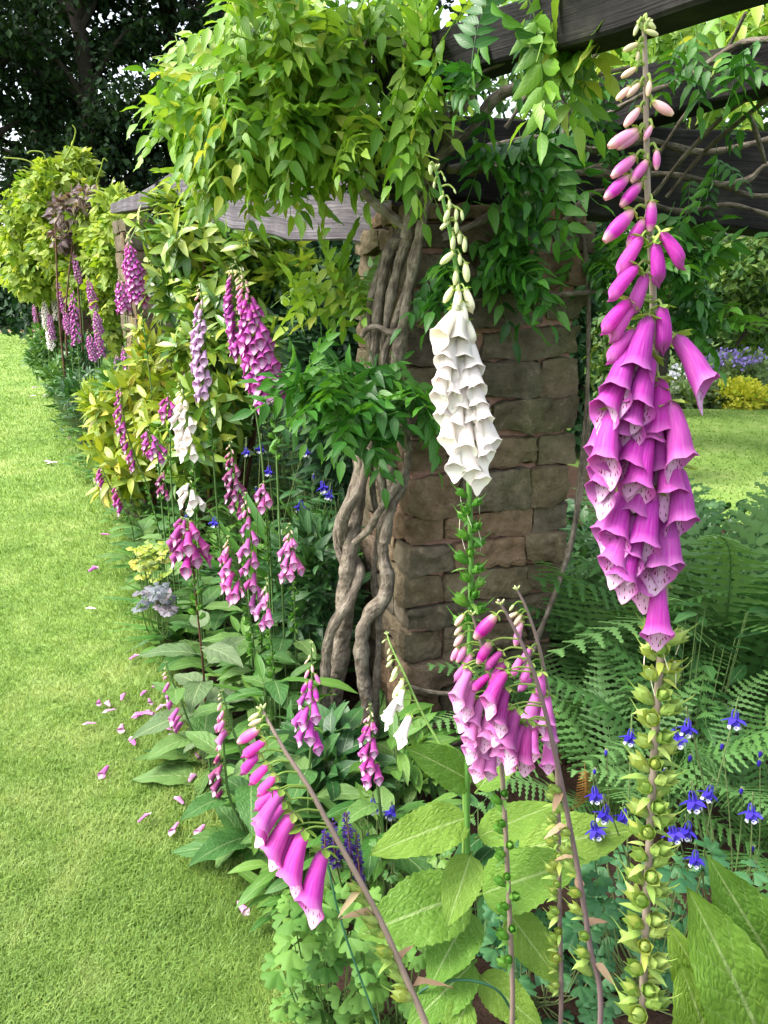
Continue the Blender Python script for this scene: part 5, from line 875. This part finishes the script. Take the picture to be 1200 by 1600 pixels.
# ------------------------------------------------------------------ columbines, salvia, low plants of the border
def lobe_leaf(seed=0):
    """three fan shaped, notched leaflets on short stalks"""
    rs = np.random.default_rng(seed); g = Geo()
    for a0, sc in ((0, 1.0), (1.75, .92), (-1.75, .92)):
        th = np.linspace(-1.15, 1.15, 13); r = .52 * (1 - .30 * np.exp(-((np.abs(th) - .42) / .13) ** 2)) * (1 - .10 * np.abs(th) ** 2) * (1 + .05 * rs.normal(0, 1, 13)) * sc
        rows = [np.zeros((13, 3)) + (0, .16, 0)]
        for f in (.5, .85, 1.0): rows.append(np.stack((np.sin(th) * r * f, .16 + np.cos(th) * r * f, .05 * np.sin(th * 2.7 + seed) * f + .05 * f - .16 * f * f), 1))
        q = np.stack(rows); c, s = math.cos(a0), math.sin(a0); q = np.stack((q[..., 0] * c + q[..., 1] * s, -q[..., 0] * s + q[..., 1] * c, q[..., 2] + rs.normal(0, .02)), -1); surf(g, q, flip=True)
    return g
LOBE = [lobe_leaf(k) for k in range(3)]
M_GSTEM = m_plain('thin_stem', lin(84, 112, 58), lin(112, 122, 78), .55, 40)
def leafy_plant(name, label, base, geos, mat, pts, dirs, ups, sizes, group=None, cat='plant', nsep=300, stalk=True):
    t = thing(name, label, cat, base, group); foliage(t, geos, frames(pts, dirs, ups, sizes), mat, nsep)
    if stalk:
        g = Geo()
        for p in pts: m = (p + base) / 2 + (p - base) * (.15, .15, -.12); tube(g, smooth([base + rng.normal(0, .012, 3) * (1, 1, 0), m, p], 3) - base, [.0022, .0012], 4)
        part('stalks', g.mesh('stalks', M_GSTEM), t, None, None, 'stuff').matrix_basis = Matrix.Identity(4)
    return t
def px_cloud(n, x0, x1, y0, y1, Y0, Y1): return np.array([P(U(x0, x1), U(y0, y1), U(Y0, Y1)) for _ in range(n)])
def lobed_clump(label, n, box, mat, size, base, name='columbine_plant'):
    pts = px_cloud(n, *box); pts[:, 2] = np.maximum(pts[:, 2], .03); b = np.array(base, float); d = nrm((pts - b) * (1, 1, .2) + rng.normal(0, .04, pts.shape)); d[:, 2] = U(-.25, .15, n); u = nrm(rng.normal(0, .22, pts.shape) + (-.1, -.35, 1))
    return leafy_plant(name, label, b, LOBE, mat, pts, nrm(d), u, U(.7, 1.15, n) * size)
lobed_clump('pale green columbine leaves spilling onto the grass', 48, (435, 580, 1400, 1610, 1.12, 1.34), M_AQ, .066, G(520, 1560))
lobed_clump('pale columbine leaves around the foot of the leaning foxglove', 26, (560, 700, 1440, 1620, 1.05, 1.3), M_AQ, .060, G(620, 1590))
lobed_clump('small columbine leaves beside the purple salvia', 34, (560, 700, 1270, 1400, 1.45, 1.75), M_HERB, .040, G(620, 1400))
lobed_clump('blue green columbine leaves under the tallest foxglove', 70, (880, 1210, 1330, 1620, 1.2, 1.6), M_AQD, .062, G(1010, 1560))
lobed_clump('blue green columbine leaves around the pink clump stems', 40, (740, 950, 1400, 1620, 1.15, 1.5), M_AQD, .056, G(840, 1560))

def aq_flower():
    g = Geo(); sep = leaf_geo(1.0, .5, 5, .25, -.1, .6, .9, 1); pet = leaf_geo(.62, .5, 4, .4, -.1, .35, .5, 1)
    for k in range(5):
        a = 2 * np.pi * k / 5; d = np.array((math.cos(a), math.sin(a), 0)); g.put(sep, frames(d * .06, d * .9 + (0, 0, -.42), (0, 0, 1) + d * .4, 1), .1 * k, 0)
        a += np.pi / 5; d = np.array((math.cos(a), math.sin(a), 0)); g.put(pet, frames(d * .16 + (0, 0, -.1), d * .28 + (0, 0, -1), d, 1), .1 * k, 0); g.put(leaf_geo(.34, .42, 3, .4, -.1, .3, .4, 1), frames(d * .33 + (0, 0, -.5), d * .15 + (0, 0, -1), d, 1), 0, 1)
        tube(g, np.array([d * .2 + (0, 0, -.05), d * .24 + (0, 0, .3), d * .16 + (0, 0, .55), d * .04 + (0, 0, .6)]), [.09, .05, .03, .05], 5)
    tube(g, np.array([(0, 0, 0), (0, 0, -.75)]), [.05, .03], 4, 2); return g
AQF = aq_flower().mesh('flower', [M_BLUE, M_WHITE, M_ALCH]); AQB = bud_geo(6, 5).mesh('flower_bud', [M_BLUE, M_GSTEM])
def columbine(label, base, fl, buds=(), s=.028, r=.0016):
    t = thing('columbine', label, 'columbine', base, 'blue columbines')
    for px, py, Y, turn in fl:
        p = P(px, py, Y); ax = nrm(np.array((math.sin(turn) * .45, .3, .85))); M = frames(p, nrm(np.cross(ax, (1, .2, 0))), ax, s * U(.9, 1.15))[0]; part('flower', AQF, t, M)
        g = Geo(); q = p + ax * s * .1; m = base * .45 + q * .55 + rng.normal(0, .04, 3); top = q + (0, 0, .02); tube(g, smooth([base, m, top + (0, 0, .004), q], 6) - base, [r * 1.5, r, r * .6], 4); part('stem', g.mesh('stem', M_GSTEM), t).matrix_basis = Matrix.Identity(4)
    for px, py, Y in buds:
        p = P(px, py, Y); part('flower_bud', AQB, t, frames(p, (1, 0, 0), (rng.normal(0, .2), -.2, 1), s * .8)[0]); g = Geo(); m = base * .45 + p * .55 + rng.normal(0, .05, 3); tube(g, smooth([base, m, p], 6) - base, [r * 1.4, r * .6], 4); part('stem', g.mesh('stem', M_GSTEM), t).matrix_basis = Matrix.Identity(4)
columbine('blue and white columbine flowering beside the pods of the tallest foxglove', G(1010, 1560), [(930, 1240, 1.25, -.3), (945, 1270, 1.2, .6), (930, 1295, 1.22, -.8), (974, 1275, 1.25, .4), (985, 1150, 1.35, .3)], [(948, 1170, 1.4), (930, 1200, 1.4)], .024)
columbine('blue and white columbine with wide flowers before the ferns', G(1130, 1500), [(1148, 1122, 1.35, .1), (1074, 1135, 1.35, .2), (1056, 1152, 1.33, -.8), (1083, 1250, 1.3, -.4), (1108, 1238, 1.33, .8), (1052, 1300, 1.25, -.7), (1074, 1296, 1.28, .5), (1086, 1340, 1.22, .1), (1174, 1268, 1.3, -.1)], [(1080, 1178, 1.35), (1188, 1186, 1.35), (1190, 1172, 1.35), (1178, 1320, 1.3), (1181, 1345, 1.3), (1130, 1160, 1.4), (1160, 1230, 1.4), (1040, 1200, 1.35)], .026)
columbine('small blue columbine beside the little magenta foxglove', G(600, 1390), [(583, 1258, 1.6, 0), (612, 1268, 1.62, .4)], [(575, 1300, 1.6)], .024)
columbine('violet columbine among the strap leaves behind the tall purple foxglove', G(480, 960), [(478, 705, 3.0, 0), (515, 772, 2.9, .5), (505, 760, 2.95, -.5), (470, 790, 2.9, .2)], [(490, 740, 3.0)], .032)
columbine('violet columbine near the wine coloured foxglove', G(410, 1000), [(420, 735, 2.8, .2), (408, 700, 2.9, .4), (385, 705, 2.9, -.3), (290, 812, 2.7, .2), (335, 815, 2.7, 0)], [(400, 760, 2.8)], .026)
def salvia(label, base, tips, Y):
    t = thing('salvia', label, 'salvia', base, 'purple salvias'); pet = leaf_geo(1, .5, 3, .3, .2, .5, .8, 1)
    for (px, py, px2, py2) in tips:
        a, b = P(px, py, Y), P(px2, py2, Y); g = Geo(); tube(g, smooth([base, b, a], 6) - base, [.002, .0014], 4); part('stem', g.mesh('stem', M_BROWNSTEM), t).matrix_basis = Matrix.Identity(4)
        n = 100; f = U(0, 1, n); an = U(0, 6.283, n); d = np.stack((np.cos(an), np.sin(an), U(.0, .8, n)), 1); q = a + (b - a) * f[:, None] + d * .003; g = Geo().put(pet, frames(q - base, nrm(d), (0, 0, 1), (.007 + .010 * f) * U(.8, 1.2, n)), U(0, 1, n)); o = part('flower_spike', g.mesh('flower_spike', M_VIOL), t, None, None, 'stuff'); o.matrix_basis = Matrix.Identity(4)
salvia('dark purple salvia spikes behind the leaning foxglove', G(548, 1440), [(540, 1268, 548, 1345), (520, 1285, 526, 1350), (556, 1300, 562, 1390), (508, 1300, 512, 1350)], 1.4)

# low leafy plants filling the border; they only differ by where they grow
STRAP = [leaf_geo(1, .07, 8, .25, .35, .25, .6, 1), leaf_geo(1, .06, 8, .25, .6, .25, .6, 1)]
def rosette(label, name, base, n, size, geos, mat, hgt, group, nsep=300, erect=.5, rad=.1):
    a = U(0, 6.283, n); e = U(.1, 1.0, n) * erect; d = np.stack((np.cos(a), np.sin(a), e * 1.4), 1); pts = base + np.stack((np.cos(a) * U(0, rad, n), np.sin(a) * U(0, rad, n), U(0, 1, n) ** .8 * hgt), 1)
    return leafy_plant(name, label, base, geos, mat, pts, nrm(d), nrm(rng.normal(0, .2, (n, 3)) + (0, 0, 1)), size * U(.7, 1.15, n), group, 'plant', nsep, hgt > .12)
FOXA = [leaf_geo(1, .44, 8, .18, .35, .55, .95, 2, .02, seed=k) for k in range(2)]
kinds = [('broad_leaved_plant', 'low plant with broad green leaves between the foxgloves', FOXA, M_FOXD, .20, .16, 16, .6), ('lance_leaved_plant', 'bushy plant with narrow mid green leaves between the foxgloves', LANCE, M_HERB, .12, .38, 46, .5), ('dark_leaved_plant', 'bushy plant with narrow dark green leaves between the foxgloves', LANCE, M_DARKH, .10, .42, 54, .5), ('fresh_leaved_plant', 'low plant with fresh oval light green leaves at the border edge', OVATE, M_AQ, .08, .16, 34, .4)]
gx = []
yy = 1.55
while yy < 9.5:
    for off in (.07, .27, .50, .76, 1.05, 1.4):
        y = yy + U(-.1, .1); x = edge_x(y) + off * (1 + .05 * yy) + U(-.05, .05)
        if yy < 2.0 and off > .6: continue
        if -.10 < x < .9 and 2.1 < y < 3.2: continue
        k = 3 if off < .1 and U(0, 1) < .6 else int(rng.choice([0, 1, 2], p=[.3, .45, .25])); gx.append((x, y, k, off))
    yy += .28 * (1 + .12 * yy)
FOXB = [(o.location.x, o.location.y, o['label']) for o in bpy.data.objects if o.name.startswith('foxglove') and o.parent is None and o.get('group') != 'foxgloves in the near corner']
USED = set()
STOP = set('a the of with in at by and to over its below behind beside under among before against out close next few dark two one small tall far second stone lawn bending leaning drooping standing rising tapering low stem of'.split())
def near_label(desc, x, y):
    for bx, by, lb in sorted(FOXB, key=lambda q: (q[0] - x) ** 2 + (q[1] - y) ** 2):      # the closest foxglove that still singles it out
        rel = 'on the lawn side of the' if x < bx else 'behind the'; w = lb.split()[:16 - len(desc.split()) - len(rel.split())]
        while w[-1] in STOP: w = w[:-1]
        lab = ' '.join([desc, rel, *w])
        if lab not in USED: break
    USED.add(lab); return lab
for x, y, k, off in gx:
    nm, lab, geos, mat, sz, hg, n, er = kinds[k]; s = 1 + .06 * y; rosette(near_label(['broad leaved plant', 'mid green bushy plant', 'dark green bushy plant', 'fresh oval leaved plant'][k], x, y), nm, np.array((x, y, 0)), int(n * (1.8 if y > 4 else 1)), sz * s * (.75 if off < .1 else 1), geos, mat, hg * (.5 if off < .15 and y < 4 else .9 + .5 * (off > .7)) * U(.8, 1.15) * (1.5 if y > 4 else 1), 'low plants filling the border', 30 if y < 4.5 else 0, er, .10 + .02 * y)
for px, py, n, L, where in ((470, 980, 34, .75, 'between the tall purple foxglove and the wisteria trunks'), (510, 940, 30, .7, 'close behind the wisteria trunks'), (420, 960, 24, .65, 'behind the rose pink foxglove'), (520, 1000, 22, .5, 'lower than the rest at the wisteria foot')):
    rosette('clump of upright strap leaves ' + where, 'strap_leaved_plant', G(px, py), n, L, STRAP, M_STRAP, .04, 'strap leaved clumps', 60, 2.0, .06)
for px, py, n, L, where in ((300, 1010, 26, .34, 'beside the brown stemmed foxglove'), (270, 960, 22, .3, 'beside the plum leaved plant')): rosette('thin dark grassy leaves ' + where, 'grassy_plant', G(px, py), n, L, STRAP, M_STRAP, .03, 'grassy leaved clumps', 60, 1.2, .04)
mound('feathery_plant', 'feathery dark green foliage beside the wisteria trunks', 'plant', 495, 1010, 2.75, 62, 105, .22, 900, .085, M_DARKH, LANCE, None, 300)
mound('dark_shrub', 'dark leafy shrub behind the trunks under the silvery beam', 'shrub', 530, 800, 3.9, 75, 200, .3, 2200, .10, M_HEDGE, LANCE, None, 120)
lobed_clump('plum and silver leaved plant at the border edge', 22, (216, 268, 912, 958, 2.6, 2.85), M_HEUCH, .06, G(245, 965), 'plum_leaved_plant')
lobed_clump('lime yellow leaved plant at the border edge', 26, (208, 262, 850, 905, 2.9, 3.2), M_GOLD, .06, G(238, 915), 'lime_leaved_plant')
mound('trailing_plant', 'leafy clump at the foot of the twisted trunks', 'plant', 510, 1240, 1.95, 62, 55, .15, 150, .10, M_DARKH, OVATE, None, 150)
mound('trailing_plant', 'leafy clump below the near pier corner', 'plant', 660, 1230, 1.95, 40, 30, .1, 70, .075, M_HERB, OVATE, None, 70)
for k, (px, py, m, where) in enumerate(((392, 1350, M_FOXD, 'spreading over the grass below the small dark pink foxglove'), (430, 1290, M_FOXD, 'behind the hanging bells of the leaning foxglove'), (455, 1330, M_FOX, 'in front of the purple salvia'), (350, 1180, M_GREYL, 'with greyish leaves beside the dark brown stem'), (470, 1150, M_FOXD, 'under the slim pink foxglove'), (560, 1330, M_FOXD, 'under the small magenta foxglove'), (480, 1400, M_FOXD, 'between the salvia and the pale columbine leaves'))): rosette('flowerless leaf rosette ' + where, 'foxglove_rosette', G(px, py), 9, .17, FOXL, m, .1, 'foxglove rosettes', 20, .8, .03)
t = thing('leafy_ground_cover', 'green foliage crowding the ground beyond the near pier', 'ground cover', (1.6, 3.6, 0)); t['kind'] = 'stuff'
pos = np.stack((U(.7, 3.4, 4000), U(2.9, 4.6, 4000), U(0, .28, 4000)), 1); g = Geo().put(OVATE[0], frames(pos - local(t), rand_dirs(4000, -.2), nrm(rng.normal(0, .4, (4000, 3)) + (0, -.3, 1)), U(.06, .12, 4000)), U(0, 1, 4000)); part('foliage', g.mesh('foliage', M_DARKH), t, None, None, 'stuff').matrix_basis = Matrix.Identity(4)

# big veined leaves of the near corner: base pixel, tip pixel, depths, width share
def big_leaf(t, a, b, Ya, Yb, W, mat, seed, fold=.16, droop=.18, up=(-.1, -.55, .8)):
    A, B = P(*a, Ya), P(*b, Yb); d = B - A; L = np.linalg.norm(d); g = leaf_geo(1, W, 26, fold, droop, .5, .85, 4, .016, .03, 0, seed, .06); part('leaf', g.mesh('leaf', mat), t, frames(A, nrm(d), np.array(up) + rng.normal(0, .12, 3), L)[0])
t = thing('foxglove_rosette', 'big light green puckered leaves below the ivory foxglove', 'plant', G(735, 1590), 'leafy rosettes of the near corner')
for k, (a, b, ya, yb, w) in enumerate([((738, 1275), (588, 1322), 1.12, 1.02, .42), ((742, 1225), (655, 1170), 1.12, 1.05, .40), ((738, 1330), (700, 1440), 1.1, 1.0, .55), ((738, 1395), (570, 1450), 1.1, 1.0, .55), ((738, 1420), (672, 1530), 1.1, .98, .62), ((742, 1240), (830, 1130), 1.14, 1.2, .38), ((742, 1310), (860, 1255), 1.12, 1.1, .42), ((745, 1400), (900, 1340), 1.15, 1.1, .50), ((800, 1330), (985, 1290), 1.25, 1.2, .45), ((790, 1420), (880, 1540), 1.15, 1.05, .5), ((745, 1500), (640, 1600), 1.05, .95, .5), ((745, 1520), (850, 1610), 1.05, .98, .5), ((735, 1560), (690, 1650), 1.0, .92, .55)]): big_leaf(t, a, b, ya, yb, w, M_FOX, k)
t = thing('foxglove_rosette', 'big textured leaves rising beside the foot of the tallest foxglove', 'plant', G(1190, 1640) * (1, 1, 0), 'leafy rosettes of the near corner')
for k, (a, b, ya, yb, w) in enumerate([((1215, 1680), (1112, 1440), .85, .82, .36), ((1230, 1540), (1135, 1385), .9, .85, .36), ((1190, 1640), (1060, 1515), .9, .82, .36), ((1260, 1600), (1240, 1420), .9, .9, .42), ((1130, 1680), (1080, 1560), .88, .82, .4)]): big_leaf(t, a, b, ya, yb, w, M_FOX, k + 20, up=(-.25, -.8, .5))
g = Geo(); tube(g, smooth([P(512, 1350, 1.0), P(530, 1430, .98), P(560, 1520, .95), P(598, 1620, .92)], 8), [.0018], 6); o = P(598, 1620, .92)
solo('plant_support', g.mesh('plant_support', m_plain('green_wire', lin(36, 78, 54), lin(52, 98, 70), .4, 30)), 'thin green wire support behind the leaning foxglove', 'plant support')
g = Geo(); tube(g, smooth([P(640, 1620, 1.0), P(652, 1556, 1.0), P(690, 1536, 1.0), P(735, 1532, 1.0), P(780, 1550, 1.0), P(806, 1600, 1.0), P(812, 1660, 1.0)], 8), [.0022], 6)
solo('plant_support', g.mesh('plant_support', bpy.data.materials['green_wire']), 'green hoop support arching over the big puckered leaves', 'plant support')

# fallen bells on the lawn
flat = bell_geo(8, 12, seed=3); flat.v = [v * (1, .45, 1) for v in flat.v]; FALL = flat.mesh('fallen_bell', [M_BELL, M_BELLIN])
pink_ = [(172, 835), (138, 893), (202, 1030), (155, 1093), (172, 1103), (190, 1094), (181, 1108), (205, 1122), (222, 1114), (220, 1087), (232, 1091), (191, 1131), (218, 1146), (211, 1164), (169, 1196), (215, 1285), (287, 1256), (279, 1284), (320, 1288), (297, 1163), (292, 1172), (305, 1176), (371, 1408), (244, 1110), (236, 1116), (368, 1298), (108, 683)] + [(U(120, 330) + 40 * q, U(1060, 1180) + 160 * q) for q in (0, 0, 0, .2, .3, .5, .6, 0, .1, .4)]
for k, (px, py) in enumerate(pink_):
    p = G(px, py, .032 if py < 1200 else .04); a = U(0, 6.283); s = U(.036, .046) if py > 900 else .06; M = np.eye(4); M[:3, :3] = np.array(Matrix.Rotation(a, 3, 'Z') @ Matrix.Rotation(math.pi / 2 + U(-.15, .15), 3, 'X') @ Matrix.Rotation(U(-.5, .5), 3, 'Z')) * s; M[:3, 3] = p
    solo('fallen_bell', FALL, 'fallen pink foxglove bell lying on the mown lawn', 'petal', 'fallen foxglove bells', None, M, c4(blend(lin(196, 92, 178), (.8, .6, .7), U(0, .6)), .6))
for k, (px, py) in enumerate([(340, 1333), (257, 1157), (150, 951), (60, 605), (70, 616), (76, 604), (86, 611), (92, 622), (62, 592), (80, 722), (91, 722), (42, 530), (47, 548), (56, 618), (100, 640)]):
    p = G(px, py, .030 if py < 1200 else .04); a = U(0, 6.283); s = .04 if py > 900 else .075; M = np.eye(4); M[:3, :3] = np.array(Matrix.Rotation(a, 3, 'Z') @ Matrix.Rotation(math.pi / 2 + U(-.15, .15), 3, 'X')) * s; M[:3, 3] = p
    solo('fallen_bell', FALL, 'fallen whitish foxglove bell lying on the mown lawn', 'petal', 'fallen foxglove bells', None, M, c4(blend(lin(232, 216, 222), (.8, .6, .7), U(0, .3)), 0))
